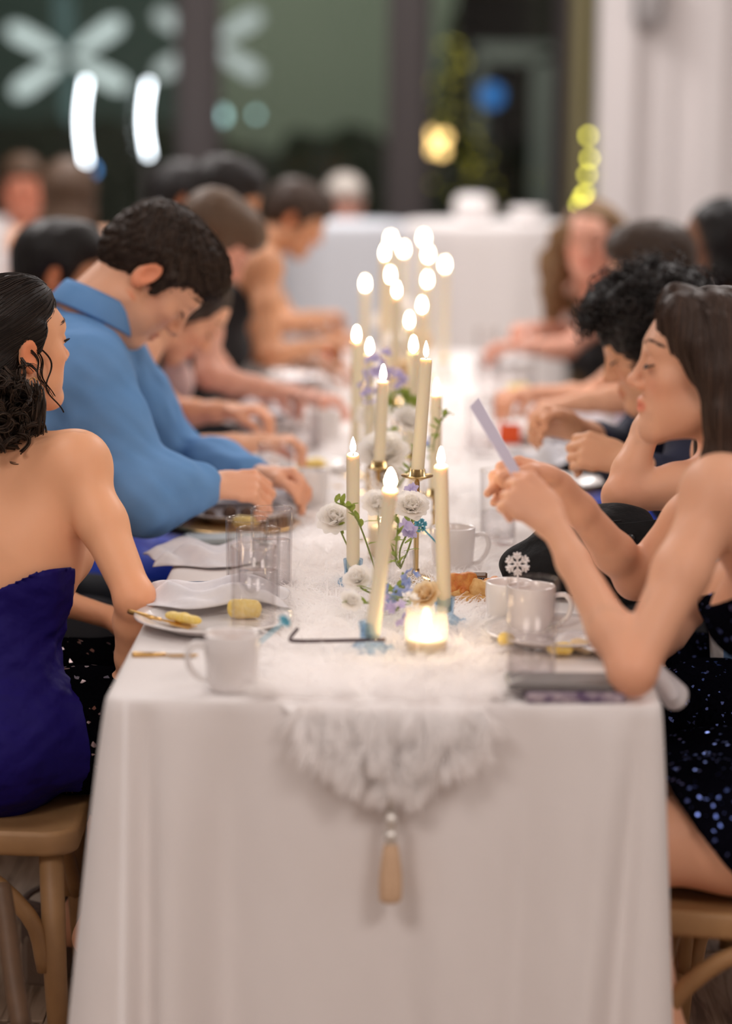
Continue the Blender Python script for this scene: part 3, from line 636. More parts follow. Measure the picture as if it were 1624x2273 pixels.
# glazed back wall: posts, panes
posts = [(402, 476), (872, 942), (1240, 1276)]
g_sill = struct('wall_back', 'dark_wall', (((XL + x0) / 2, YF + .05, .10), (x0 + .4 - XL, .10, .20)), (((XL + x0) / 2, YF + .05, ZC - .06), (x0 + .4 - XL, .10, .12)))
edges = [XL]
for k, (a_, b_) in enumerate(posts):
    xa, xb = Yp(a_, 200, YF)[0], Yp(b_, 200, YF)[0]; edges += [xa, xb]
    struct('trim_%d' % (k + 1), 'mullion', (((xa + xb) / 2, YF + .02, ZC / 2), (xb - xa, .16, ZC)))
edges.append(x0 + .6)
xsplit = [XL, (XL + edges[1]) / 2 - .6]
panes = [(XL, edges[1] - 1.25), (edges[1] - 1.19, edges[1]), (edges[2], edges[3]), (edges[4], edges[5]), (edges[6], edges[7])]
struct('trim_4', 'mullion', ((edges[1] - 1.22, YF + .02, ZC / 2), (.06, .12, ZC)))
for k, (xa, xb) in enumerate(panes):
    g = G(); g.box(((xa + xb) / 2, YF + .04, ZC / 2), (xb - xa - .06, .012, ZC - .32)); w_ = g.obj('window_%d' % (k + 1), 'window_glass', None, smooth=False); w_['kind'] = 'structure'
    g = G(); t_ = .03
    g.box((xa + t_ / 2, YF + .04, ZC / 2), (t_, .05, ZC - .3)); g.box((xb - t_ / 2, YF + .04, ZC / 2), (t_, .05, ZC - .3)); g.box(((xa + xb) / 2, YF + .04, .18), (xb - xa, .05, .05)); g.box(((xa + xb) / 2, YF + .04, ZC - .14), (xb - xa, .05, .05)); g.obj('window_frame', 'mullion', w_, smooth=False)

# ------------------------------------------------------------------ long table with its cloth
TW, TL, TZ = .76, 4.9, .75
tab = empty('banquet_table', (0, TL / 2, 0), 0, 'long folding banquet table hidden under the white floor-length cloth', 'table')
g = G(); g.box((0, 0, TZ - .03), (TW - .03, TL - .03, .035)); g.obj('tabletop', 'wood_dark', tab, smooth=False)
for sx in (-1, 1):
    for yy in (-2.2, 0, 2.2):
        g = G(); g.tube([(sx * .28, yy, 0.0), (sx * .28, yy, TZ - .04)], .014, 10); g.obj('leg', 'steel', tab)
def table_cloth():
    hw = TW / 2 + .004; N = 0; per = []
    def line(a, b, n): return [np.array(a) + (np.array(b) - np.array(a)) * i / n for i in range(n)]
    c = [(-hw, -.004), (hw, -.004), (hw, TL), (-hw, TL)]
    pts = []; nor = []; cw = []; ss = []
    rad = .03
    def seg(a, b, n, nrm, idx):
        for p in line(a, b, n): pts.append(p); nor.append(nrm)
    seg((-hw + rad, -.004), (hw - rad, -.004), 150, (0, -1), 0)
    for t in np.linspace(-pi / 2, 0, 14)[:-1]: pts.append(np.array((hw - rad + rad * cos(t), -.004 + rad + rad * sin(t)))); nor.append((cos(t), sin(t)))
    seg((hw, rad), (hw, TL - rad), 240, (1, 0), 1); seg((hw - rad, TL), (-hw + rad, TL), 40, (0, 1), 2); seg((-hw, TL - rad), (-hw, rad), 240, (-1, 0), 3)
    for t in np.linspace(pi, 1.5 * pi, 14): pts.append(np.array((-hw + rad + rad * cos(t), -.004 + rad + rad * sin(t)))); nor.append((cos(t), sin(t)))
    P_ = np.array(pts); Nn = np.array(nor, float); n = len(P_); L = np.r_[0, np.cumsum(np.linalg.norm(np.diff(P_, axis=0), axis=1))]
    dcl = np.linalg.norm(P_ - np.array((-hw, 0)), axis=1); dcr = np.linalg.norm(P_ - np.array((hw, 0)), axis=1)
    rings = [(0, 0.0, -.022), (0, 0.0, -.012), (0, -.0015, -.004), (0, -.006, 0.0)] + [(t, -.006 - t * (TZ - .006 - .012), 0.0) for t in np.linspace(0.02, 1, 44)]
    allv = []
    x = P_[:, 0]
    side = (np.abs(Nn[:, 0]) > .9)
    for t, dz, inset in rings:
        fl = .012 * t ** .7
        flare = .075 * np.exp(-(dcl / .10) ** 2) * t ** .9 + .035 * np.exp(-(dcr / .07) ** 2) * t ** .9
        fo = .016 * np.exp(-((x + .285) / .035) ** 2) - .020 * np.exp(-((x + .325) / .016) ** 2) - .014 * np.exp(-((x + .215) / .03) ** 2) + .010 * np.exp(-((x + .12) / .05) ** 2)   # folds, left part of the front
        fo += .016 * np.exp(-((x - .315 + .05 * t) / .022) ** 2) - .015 * np.exp(-((x - .352 + .04 * t) / .015) ** 2) - .008 * np.exp(-((x - .20 + .02 * t) / .02) ** 2) + .010 * np.exp(-((x - .255) / .03) ** 2) - .007 * np.exp(-((x - .02 - .03 * t) / .03) ** 2) + .007 * np.exp(-((x - .075 - .03 * t) / .04) ** 2)
        fo = 1.9 * fo * (Nn[:, 1] < -.5) * (t ** .55)
        sw = .016 * np.sin(L * 24 + 2 * np.sin(L * 5)) * side * t ** .7 * (1 - np.exp(-(np.minimum(dcl, dcr) / .2) ** 2))
        o = inset + fl + flare + fo + sw
        z = TZ + dz
        allv.append(np.c_[P_ + Nn * o[:, None] if np.ndim(o) else P_ + Nn * o, np.full(n, 1.0) * z])
    vv = np.concatenate(allv); k = len(rings); f = [(i * n + j, (i + 1) * n + j, (i + 1) * n + (j + 1) % n, i * n + (j + 1) % n) for i in range(k - 1) for j in range(n)]
    # closed top
    f.append(tuple(range(n)))
    # small wrinkles on the drop
    dr = vv[:, 2] < TZ - .03
    vv[dr, 1] += .0022 * sines(vv[dr] * np.array([1, 1, .5]), 22, 11) + .0011 * sines(vv[dr], 50, 12)
    dd = np.abs((vv[:, 0] + .17) * .62 - (vv[:, 2] - .70) * 1.0 - .04) ; ln = np.exp(-(dd / .006) ** 2) * (vv[:, 2] > .675) * (vv[:, 2] < .745) * (vv[:, 1] < .02); vv[:, 1] -= .004 * ln
    o = mesh_obj('tablecloth', vv, f, 'linen'); tag(o, 'white floor-length linen cloth draped over the long banquet table', 'tablecloth'); return o
table_cloth()

# ------------------------------------------------------------------ chairs
def make_chair(loc_, rz, label, group='cross-back wooden chairs at the long table'):
    """seat faces local +x; bentwood frame"""
    c = empty('dining_chair', loc_, rz, label, 'chair', group); c.scale = (1, 1, .93)
    def rr(w0, w1, d, r=.05, n=6):
        out = []
        for cx, cy, a0 in ((d / 2 - r, w0 / 2 - r, 0), (-d / 2 + r, w1 / 2 - r, 90), (-d / 2 + r, -w1 / 2 + r, 180), (d / 2 - r, -w0 / 2 + r, 270)):
            for a_ in np.linspace(a0, a0 + 90, n): out.append((cx + r * cos(radians(a_)), cy + r * sin(radians(a_))))
        return np.array(out)
    o1 = rr(.44, .38, .42); g = G(); n = len(o1)
    prof = [(.94, .410), (.985, .412), (1.0, .420), (1.0, .446), (.985, .454), (.93, .452), (.8, .449), (.4, .446)]
    vv = np.concatenate([np.c_[o1 * s_, np.full(n, z_)] for s_, z_ in prof]); ff = [(i * n + j, i * n + (j + 1) % n, (i + 1) * n + (j + 1) % n, (i + 1) * n + j) for i in range(len(prof) - 1) for j in range(n)] + [tuple(range(n - 1, -1, -1)), tuple((len(prof) - 1) * n + j for j in range(n))]
    g.add(vv, ff); g.obj('seat', 'wood_chair', c)
    for sy in (-1, 1):
        g = G(); g.tube([(.165, sy * .185, .415), (.170, sy * .19, .2), (.178, sy * .195, 0)], [.020, .019, .015], 12); g.obj('leg', 'wood_chair', c)
        g = G(); g.tube(spline([(-.225, sy * .19, 0), (-.180, sy * .175, .25), (-.185, sy * .17, .46), (-.215, sy * .175, .70), (-.255, sy * .15, .86)], 16), [.015] * 2 + [.018] * 14, 12); g.obj('leg', 'wood_chair', c)
        g = G(); g.tube(spline([(.155, sy * .19, .20), (.135, sy * .195, .29), (.06, sy * .20, .375), (-.02, sy * .198, .400), (-.09, sy * .19, .375), (-.155, sy * .18, .29), (-.172, sy * .175, .20)], 22), .0145, 10); g.obj('brace', 'wood_chair', c)
        g = G(); g.tube(spline([(-.20, sy * .165, .50), (-.215, sy * .06, .62), (-.235, -sy * .07, .76), (-.250, -sy * .135, .85)], 12), .009, 8, flat=1.0); g.obj('cross_slat', 'wood_chair', c)
    g = G(); g.tube(spline([(.168, -.185, .20), (.155, -.10, .33), (.150, 0, .37), (.155, .10, .33), (.168, .185, .20)], 18), .0125, 10); g.obj('brace', 'wood_chair', c)
    g = G(); g.tube(spline([(-.255, -.155, .855), (-.275, -.08, .90), (-.282, 0, .912), (-.275, .08, .90), (-.255, .155, .855)], 16), .019, 10); g.obj('top_rail', 'wood_chair', c)
    g = G(); g.tube([(-.197, -.165, .50), (-.21, 0, .502), (-.197, .165, .50)], .009, 8); g.obj('lower_rail', 'wood_chair', c)
    return c
chair0 = make_chair((-.70, .645, 0), radians(2), 'light wooden cross-back chair holding the woman in indigo')
# ------------------------------------------------------------------ guests in the foreground
DN = V(0, 0, -1)
# --- young woman on the right with the card: leaning on both elbows
Ph = D(1565, 835, 3.60)
RG = person('young woman with long brown hair in black sequinned dress reading a card, elbows on table', hip=(.72, .28, .525), c7=(.575, .335, 1.040), a=178, O=Ph, yaw=179, pitch=4, female=True, skin='fair',
            sh=[V(.535, .50, 1.0), D(1597, 1092, 3.44)], el=[D(1410, 1285, 3.83), D(1403, 1492, 3.335)], wr=[D(1245, 1078, 3.70), D(1232, 1168, 3.46)],
            hd=[V(-.92, -.05, .22), V(-.72, .30, .62)], hn=[V(.1, -.75, -.6), V(-.35, .93, -.1)], curl=[(38, 42, 46, 50), (62, 66, 68, 70)], thumb=(18, 12),
            knee=[V(.36, .50, .50), V(.33, .17, .50)], ank=[V(.42, .52, .09), V(.44, .12, .10)], res=.0055, hres=.0026, fres=(.0032, (0, 1)))
brows_lashes(RG, n=30)
# dress: strapless black sequins with a short skirt
def rg_skirt(q):
    q.slab(RG.hip + RG.f * .02, RG.hip + RG.f * .34 + V(0, 0, -.02), (.175, .10), (.17, .085), RG.r, k=.05)
    for k in (0, 1): q.cap(RG.hip + RG.r * (.07 if k == 0 else -.07), RG.KN[k] * .62 + RG.hip * .38 + V(0, 0, -.005), .105, .088, k=.05)
cloth(RG, 'dress', 'navy_sequin', ('torso', 'thigh0', 'thigh1'), .007, [below(RG.c7 - RG.u * .135, RG.u + RG.ff * .25), below(RG.hip + RG.f * .25, RG.f - V(0, 0, .85))], rg_skirt, lambda p: .0025 * sines(p, 45, 3), .007)
# straight brown hair parted on the side, tucked behind the cheek
def rg_extra(sd):
    H = RG.H
    sd.chain([H(.0, .055, .110), H(.045, .050, .092), H(.072, .022, .055), H(.080, -.012, -.005)], [.020, .022, .020, .022], k=.025)
    sd.chain([H(-.0, .055, .110), H(-.045, .050, .092), H(-.070, .026, .055), H(-.080, -.006, .010), H(-.083, -.030, -.05), H(-.080, -.035, -.13), H(-.085, -.03, -.20), H(-.08, -.055, -.235)], [.020, .022, .018, .021, .028, .030, .027, .012], k=.03)
    sd.chain([H(-.05, -.075, .0), H(-.07, -.085, -.10), H(-.08, -.085, -.19), H(-.075, -.10, -.25)], [.040, .040, .034, .012], k=.04)
long_hair(RG, (.060, .036, .026), .0055, 2600, .27, 5, .0, False, 1.0, rg_extra, .0009)
g = G(); g.lathe([(0, -.003), (.003, 0), (0, .003)], 8, RG.H(-.083, -.004, -.034)); g.obj('earring', 'steel', RG.root, world=True)
# --- bare-backed woman on the left, seen from behind
SKIN['lw'] = (.86, .44, .25)
LW = person('woman in backless indigo dress with dark curly ponytail, seen from behind on the left', hip=(-.680, .655, .53), c7=(-.652, .755, 1.005), a=58, O=(-.638, .80, 1.142), yaw=42, pitch=4, female=True, skin='lw',
            sh=[V(-.512, .682, .975), None], el=[D(300, 1330, 3.86), V(-.82, .95, .76)], wr=[D(285, 1500, 3.98), V(-.50, .98, .655)], curl=[(40, 45, 50, 55), None],
            knee=[V(-.33, .70, .54), V(-.40, 1.0, .54)], ank=[V(-.475, .68, .20), V(-.55, .95, .12)], res=.0055, hres=.003, fleshy=.98)
brows_lashes(LW, n=26, down=False)
# dress: low V back, gathered seat
def lw_vee(p):
    q = p - LW.hip; z = q @ LW.u; x = np.abs(q @ LW.r); bk = -(q @ LW.ff); return np.where(bk > -.03, z - (.205 + .62 * np.abs(q @ LW.r - .035)), z - .40)
cloth(LW, 'dress', 'indigo_satin', ('torso', 'thigh0', 'thigh1'), .008, [lw_vee, below(LW.hip + LW.f * .13, LW.f + V(.3, -.2, 0))], None, lambda p: .005 * sines(p * np.array([1, 1, .45]), 62, 9) + .0025 * sines(p @ RX(.7), 120, 10), .0055)
def lw_skirt(q):
    for k in (0, 1): q.chain([LW.hip + LW.r * (.08 if k == 0 else -.08) + LW.f * .08, LW.KN[k] + V(0, 0, -.01), LW.KN[k] + V(-.05, .0, -.26)], [.092, .085, .10], k=.06)
cloth(LW, 'skirt', 'black_sequin', ('thigh0', 'thigh1'), .012, [below(V(0, 0, .295), DN), lambda p: -((p - LW.hip - LW.f * .10) @ unit(LW.f + V(.5, 0, 0)))], lw_skirt, lambda p: .005 * sines(p, 40, 4), .008, 'black sequinned skirt front')
# slicked-back hair, loose curls at the nape
lwh = hair_sdf(LW, [((0, -.014, .052), (.080, .098, .082), .03), ((0, -.06, -.005), (.066, .055, .055), .03), ((0, .030, .094), (.062, .048, .034), .03), ((.035, -.075, -.055), (.060, .048, .062), .03), ((.062, -.055, -.085), (.034, .036, .05), .03)])
for q in (1, -1):
    lwh.ell(LW.H(q * .088, -.006, -.004), (.018, .022, .036), LW.R, .006, -1); lwh.cap(LW.H(q * .072, .016, .045), LW.H(q * .075, .008, .012), .012, .007, k=.012)
lwh.warp(lambda p: .0015 * sines(p, 160, 2))
v_, _ = lwh.mesh(.008); lq = loc(LW, v_)
st1 = flow(lwh, pick(v_, 750, 5, (lq[:, 2] > -.03) & (lq[:, 1] > -.10)), lambda p, k: LW.R[:, 1] * -1.0 - LW.R[:, 2] * .45 + 0 * p, 14, .008, .001)
hair_obj(LW, lwh, 'hair', (.020, .013, .010), .005, st1, .0010, .35, 'hair', 3)
rg_ = np.random.default_rng(6); er = np.c_[rg_.uniform(-.02, .105, 130), rg_.uniform(-.13, -.058, 130), rg_.uniform(-.125, -.028, 130)]
st2 = curls(LW, (.040, -.085, -.07), (.050, .035, .05), 70, None, .013, .002, 26, 2.0, .055, 7, er)
big = []
for cx, cz, rd, ph in ((.112, -.118, .021, 0), (.098, -.128, .020, 1), (.085, -.105, .020, 2), (.06, -.15, .018, .5), (.03, -.13, .020, 1.5), (.118, -.100, .016, 2.2)):
    for k in range(26):
        o_ = rg_.normal(0, .0045, 3); t = np.linspace(0, 1, 26); an = ph + t * 7.6; big.append(np.c_[cx + o_[0] + rd * np.sin(an), -.030 - .6 * (.112 - cx) + .010 * np.cos(an * 1.0 + 1) + o_[1] + 0 * t, cz + .055 - .075 * t + o_[2] + rd * np.cos(an)])
big = LW.O + (np.array(big) * LW.hs) @ LW.R.T
loose = []
for x0_, dx, L_, ph, am in ((.074, -.006, .118, 0, .010), (.080, -.022, .085, .4, .004), (.079, -.030, .075, .2, .004)):
    for k in range(9 if am > .01 else 3):
        o_ = rg_.normal(0, .0012, 3); t = np.linspace(0, 1, 26); loose.append(np.c_[x0_ + .006 * np.sin(t * 6 + ph) + o_[0], .022 + dx + am * np.sin(t * 8 + ph) + .03 * t + o_[1], .012 - L_ * t + o_[2]])
loose = LW.O + (np.array(loose) * LW.hs) @ LW.R.T
st2 = (st2[:, None] + rg_.normal(0, .0026, (len(st2), 9, 1, 3))).reshape(-1, 26, 3)
allc = np.concatenate([st2, big]); vA, fA = ribbons(allc, .0014 * rg_.uniform(.7, 1.3, len(allc)), .5); vB, fB = ribbons(loose, .0011, .6)
cA = np.repeat(np.array((.034, .021, .014)) * np.exp(rg_.normal(0, .4, len(allc)))[:, None], 26 * 3, 0); cB = np.tile((.016, .010, .008), (len(vB), 1))
mesh_obj('curls', np.concatenate([vA, vB]), np.concatenate([fA, fB + len(vA)]), 'hair', LW.root, col=np.concatenate([cA, cB]), world=True)
g = G(); g.tube([LW.H(.080 + .003 * cos(t), -.010 + .010 * sin(t), -.045 + .010 * cos(t)) for t in np.linspace(0, 6.1, 18)], .0013, 6); g.obj('earring', 'gold', LW.root, world=True)
# --- boy in the blue shirt, head bowed
BO = person('teenage boy in light blue shirt with short brown hair, head bowed over the table', hip=(-.80, 1.36, .545), c7=(-.600, 1.405, 1.150), a=14, O=D(318, 622, 4.6) + V(0, .075, 0), yaw=8, pitch=-54, female=False, skin='fair',
            sh=[V(-.560, 1.235, 1.065), V(-.585, 1.575, 1.08)], el=[D(312, 1095, 4.42), V(-.44, 1.68, .83)], wr=[D(462, 1080, 4.46), V(-.26, 1.50, .83)], hd=[V(1, .12, .0), V(.9, -.4, 0)], hn=[V(0, .55, -.8), V(0, -.6, -.7)], curl=[(45, 48, 50, 52), (40, 45, 48, 50)], thumb=(20, 20),
            knee=[V(-.38, 1.24, .54), V(-.38, 1.52, .54)], res=.0065, hres=.0028, fres=(.004, (0,)), s=1.03)
brows_lashes(BO, n=20)
def bo_shirt(q):
    q.slab(BO.hip - V(0, 0, .03), BO.hip + BO.u * .28, (.185, .145), (.175, .135), BO.r, k=.06); q.slab(BO.hip + BO.u * .25, BO.c7 - BO.u * .13, (.175, .135), (.165, .115), BO.r, k=.06)
    for k in (0, 1):
        q.chain([BO.SH[k] + BO.u * .002, (BO.SH[k] + BO.EL[k]) / 2 - V(.012, 0, .01), BO.EL[k] - V(0, 0, .012), BO.EL[k] * .55 + BO.WR[k] * .45, BO.EL[k] * .14 + BO.WR[k] * .86], [.066, .068, .062, .055, .044], k=.04)
bw = lambda p: .0065 * sines(p @ RY(.6) * np.array([1, 1, .45]), 42, 21) + .0045 * sines(p @ RY(-.5) * np.array([1, 1, .4]), 85, 22)
wax_ = BO.WR[0] * .93 + BO.EL[0] * .07; wd = unit(BO.WR[0] - BO.EL[0]); wax2 = BO.WR[1] * .93 + BO.EL[1] * .07; wd2 = unit(BO.WR[1] - BO.EL[1])
SH_ = cloth(BO, 'shirt', 'blue_shirt', ('torso', 'arm0', 'arm1'), .010, [below(BO.c7 + BO.u * .052 - BO.ff * .01, BO.u - BO.ff * .12)], bo_shirt, bw, .0065)
for k, (ww, dd) in enumerate(((wax_, wd), (wax2, wd2))):
    g = G(); R_ = frame_to(dd); g.lathe([(.030, 0), (.037, .0), (.0385, -.025), (.039, -.058), (.034, -.058), (.031, 0)], 20, ww, R_); g.obj('cuff', 'blue_shirt', BO.root, world=True)
g = G(); nax = unit(BO.H(0, -.022, -.045) - BO.c7); cR = frame_to(unit(nax + V(0, 0, .9)), (0, 1, 0)); ctr = BO.c7 + nax * .022 + BO.ff * .008
prof = []
for t in np.linspace(0, 2 * pi, 40):
    d_ = cR[:, 0] * cos(t) * .072 + cR[:, 1] * sin(t) * .078; prof.append((ctr + d_ * .97 + cR[:, 2] * .030, ctr + d_ * 1.0 + cR[:, 2] * .036, ctr + d_ * 1.07 + cR[:, 2] * .026, ctr + d_ * 1.22 - cR[:, 2] * .010, ctr + d_ * 1.20 - cR[:, 2] * .016, ctr + d_ * 1.0 - cR[:, 2] * .008))
pv = np.array(prof); n_ = pv.shape[0]; k_ = pv.shape[1]; g.add(pv.reshape(-1, 3), [(i * k_ + j, (i + 1) * k_ + j, (i + 1) * k_ + (j + 1) % k_, i * k_ + (j + 1) % k_) for i in range(n_ - 1) for j in range(k_)]); g.obj('collar', 'blue_shirt', BO.root, world=True)
cloth(BO, 'trousers', 'black_trousers', ('thigh0', 'thigh1', 'shin0', 'shin1'), .012, [below(V(0, 0, .12), DN)], lambda q: q.slab(BO.hip - V(0, 0, .07), BO.hip + BO.u * .02, (.18, .145), (.178, .14), BO.r, k=.05), None, .010)
short_hair(BO, (.042, .026, .018), .0045, 3000, True, 3, 1.03, wave=.002)
# --- neighbour with the raised forearm, mostly hidden behind the woman with the card
NB = person('guest in striped top resting chin on raised forearm behind the woman with the card', hip=(.70, .93, .55), c7=(.612, .95, 1.0), a=180, O=(.553, .95, 1.125), yaw=185, pitch=-6, female=True, skin='fair',
            sh=[None, D(1600, 1062, 4.18)], el=[V(.64, 1.16, .78), D(1378, 1102, 4.14)], wr=[V(.50, .90, .645), D(1452, 905, 4.20)], hd=[V(-.9, -.3, -.1), V(.25, .1, .95)], hn=[V(0, 0, -1), V(.9, .2, -.1)], curl=[(30, 30, 34, 38), (30, 35, 40, 45)],
            knee=[V(.38, 1.05, .52), V(.38, .80, .52)], res=.0075, hres=.006, fres=(.004, (0,)))
m_, nt_, b_ = new_mat('stripe'); b_.inputs['Roughness'].default_value = .8; tc_ = nt_.nodes.new('ShaderNodeTexCoord'); wv_ = nt_.nodes.new('ShaderNodeTexWave'); wv_.inputs['Scale'].default_value = 4.5; nt_.links.new(tc_.outputs['Object'], wv_.inputs['Vector']); rp_ = nt_.nodes.new('ShaderNodeValToRGB'); rp_.color_ramp.interpolation = 'CONSTANT'; rp_.color_ramp.elements[0].color = (.76, .76, .78, 1); rp_.color_ramp.elements[1].position = .62; rp_.color_ramp.elements[1].color = (.13, .26, .50, 1); nt_.links.new(wv_.outputs['Fac'], rp_.inputs[0]); nt_.links.new(rp_.outputs[0], b_.inputs['Base Color'])
cloth(NB, 'top', 'stripe', ('torso',), .008, [below(NB.c7 - NB.u * .09, NB.u)], None, None, .009)
cloth(NB, 'skirt', 'navy_sequin', ('thigh0', 'thigh1'), .012, [], None, None, .010)
long_hair(NB, (.05, .03, .02), .009, 0, .22, 8)
g = G()
for t0 in (.35, .55): g.tube([NB.WR[0] + unit(V(-.9, -.3, -.1)) * (.075 + .02 * (t0 > .4)) + .011 * V(0, cos(t), sin(t)) + V(0, -.022, 0) for t in np.linspace(0, 6.28, 12)], .0018, 6)
g.obj('ring', 'steel', NB.root, world=True)
# --- curly-haired boy
CU = person('boy with black curly hair in navy shirt eating with head bowed, on the right', hip=(.83, 1.55, .555), c7=(.665, 1.59, 1.085), a=180, O=D(1462, 780, 4.8), yaw=178, pitch=-20, female=False, skin=(.76, .41, .245),
            sh=[V(.62, 1.75, 1.02), V(.625, 1.42, 1.02)], el=[V(.50, 1.78, .83), V(.565, 1.32, .83)], wr=[V(.36, 1.55, .93), D(1392, 1028, 4.5)], hd=[V(-.8, -.4, .2), V(-.93, .2, .25)], hn=[V(.2, -.8, -.5), V(-.1, .8, -.5)], curl=[(50, 52, 54, 56), (46, 50, 52, 55)], thumb=(20, 22), res=.008, hres=.0035, fres=(.004, (1,)))
brows_lashes(CU, n=18)
cloth(CU, 'shirt', 'navy_shirt', ('torso', 'arm0', 'arm1'), .013, [below(CU.c7 + CU.u * .02, CU.u)], lambda q: [q.slab(CU.hip - V(0, 0, .03), CU.c7 - CU.u * .13, (.185, .145), (.165, .12), CU.r, k=.06)] + [q.chain([CU.SH[k], CU.EL[k], CU.EL[k] * .4 + CU.WR[k] * .6], [.062, .055, .045], k=.04) for k in (0, 1)], lambda p: .004 * sines(p, 40, 5), .009)
cloth(CU, 'trousers', 'black_trousers', ('thigh0', 'thigh1', 'shin0', 'shin1'), .012, [below(V(0, 0, .12), DN)], None, None, .012)
cs = hair_sdf(CU, [((0, -.018, .062), (.106, .120, .104), .03), ((0, .050, .118), (.084, .060, .044), .03), ((0, -.07, .0), (.086, .060, .064), .03)]); cs.warp(lambda p: .007 * sines(p, 110, 3) + .004 * sines(p, 230, 4))
for q in (1, -1): cs.ell(CU.H(q * .092, -.008, -.008), (.020, .022, .034), CU.R, .006, -1)
hair_obj(CU, cs, 'hair', (.013, .010, .009), .006, None)
fr = np.c_[np.random.default_rng(3).uniform(-.075, .075, 60), np.random.default_rng(4).uniform(.06, .105, 60), np.random.default_rng(5).uniform(.088, .13, 60)]
cc = curls(CU, (0, -.008, .062), (.107, .117, .104), 700, None, .010, .002, 22, 2.6, .042, 4, fr); rg_ = np.random.default_rng(8)
vA, fA = ribbons(cc, .0017 * rg_.uniform(.7, 1.3, len(cc)), .5); mesh_obj('curls', vA, fA, 'hair', CU.root, col=np.repeat(np.array((.015, .011, .010)) * np.exp(rg_.normal(0, .45, len(cc)))[:, None], 22 * 3, 0), world=True)

# ------------------------------------------------------------------ guests further away (out of focus)
def guest(label, O, yaw, pitch, a, hipxy, hair, haircol, top, topcol, skin='fair', female=True, el=None, wr=None, c7=None, drop=.25, sh=None, wave=0, sleeves=False, low=.10, group=None, curl=None, bottoms='black_trousers', fat=1.0):
    O = np.asarray(O, float); f = V(cos(radians(yaw)), sin(radians(yaw)), 0)
    if c7 is None: c7 = O - f * (.055 + .05 * max(-pitch, 0) / 40) - V(0, 0, .125 - .03 * max(-pitch, 0) / 40)
    P = person(label, hip=(hipxy[0], hipxy[1], .555), c7=c7, a=a, O=O, yaw=yaw, pitch=pitch, female=female, skin=skin, el=el, wr=wr, sh=sh, res=.011, hres=.0055, fres=(.0055, (0, 1)), curl=curl, group=group)
    brows_lashes(P, n=12, down=pitch < -10)
    tg = ('torso', 'arm0', 'arm1') if sleeves else ('torso',)
    cloth(P, top, topcol, tg, .011, [below(P.c7 + P.u * .02 if sleeves else P.c7 - P.u * low, P.u + (0 if sleeves else .25) * P.ff)], None, lambda p: .004 * sines(p, 40, 5), .011)
    cloth(P, 'trousers' if bottoms == 'black_trousers' else 'skirt', bottoms, ('thigh0', 'thigh1'), .012, [], None, None, .014)
    if hair == 'short': short_hair(P, haircol, .008, 0, True, 3, 1.06)
    else: long_hair(P, haircol, .009, 0, drop, 6, wave, fat=fat)
    return P
def arms(*a): return [None if q is None else (np.asarray(q) if len(q) != 3 or q[0] < 20 else D(*q)) for q in a]
BG = guest('girl in bright royal blue dress bending forward beside the boy in light blue', D(392, 690, 5.35) + V(0, .06, 0), 4, -48, 10, (-.80, 2.0), 'long', (.030, .017, .011), 'dress', 'royal_blue', 'fair', el=arms((345, 1003, 5.12), (392, 918, 5.55)), wr=arms((575, 983, 5.22), (508, 912, 5.5)), c7=(-.585, 2.02, 1.03), drop=.2, low=.13, bottoms='royal_blue')
DB = guest('boy with cropped black hair sitting behind the boy in light blue', D(108, 622, 5.9) + V(.015, .07, 0), 6, -8, 14, (-1.08, 2.80), 'short', (.012, .010, .009), 'shirt', 'grey_shirt', 'tan', False, sleeves=True)
LT = guest('girl with light brown hair bending low over her plate in a pale pink top', D(462, 545, 6.0) + V(0, .06, 0), 0, -42, 8, (-.82, 2.75), 'short', (.14, .085, .050), 'top', 'pink_top', 'pink', el=arms((462, 835, 5.75), (-.42, 3.0, .84)), wr=arms((598, 862, 5.85), (-.22, 2.95, .82)), sh=[D(455, 650, 5.85), None], low=.11)
BK = guest('woman in black dress with black hair, next to the girl bending low', D(492, 455, 6.9) + V(0, .06, 0), 8, -18, 10, (-.80, 3.55), 'short', (.014, .011, .010), 'dress', 'black_dress', 'tan', el=arms((600, 790, 6.6), (-.40, 3.8, .84)), wr=arms((690, 770, 6.7), (-.22, 3.75, .82)), sh=[D(585, 590, 6.7), None], low=.13, bottoms='black_trousers', c7=D(545, 560, 6.95))
BK2 = guest('person with round black hair furthest back on the left of the long table', D(398, 455, 8.2) + V(0, .06, 0), 20, -8, 10, (-1.22, 4.95), 'short', (.012, .010, .010), 'shirt', 'black_dress', 'tan', False, sleeves=True)
FL = guest('girl with brown hair pinned up leaning over the far end of the table', D(650, 492, 7.9) + V(0, .05, 0), 0, -30, 8, (-.78, 4.55), 'short', (.045, .026, .017), 'top', 'black_dress', 'tan', el=arms((625, 720, 7.5), (-.35, 4.75, .85)), wr=arms((705, 705, 7.6), (-.2, 4.7, .82)), c7=D(570, 560, 7.95), low=.13)
BR = guest('woman in dark blue dress with brown hair behind the curly-haired boy', D(1447, 612, 6.0), 182, -12, 180, (.86, 2.75), 'short', (.060, .038, .026), 'dress', 'royal_blue', 'fair', el=arms((.50, 2.95, .83), (1385, 885, 5.65)), wr=arms((.32, 2.7, .86), (1275, 895, 5.65)), low=.13, bottoms='royal_blue')
LH = guest('girl with long wavy golden brown hair facing the camera on the right', D(1318, 545, 7.3) + V(0, .06, 0), -108, -4, 205, (.80, 4.15), 'long', (.23, .135, .065), 'top', 'black_dress', 'pink', el=arms((.62, 4.35, .86), (1255, 775, 7.2)), wr=arms((.42, 4.1, .9), (1160, 770, 7.2)), drop=.42, wave=.010, low=.11, fat=1.9)
DK = guest('person with sleek black hair and dark skin at the far right edge', D(1600, 545, 6.6), 165, -2, 180, (1.05, 3.45), 'long', (.010, .009, .009), 'top', 'black_dress', 'brown', drop=.12)
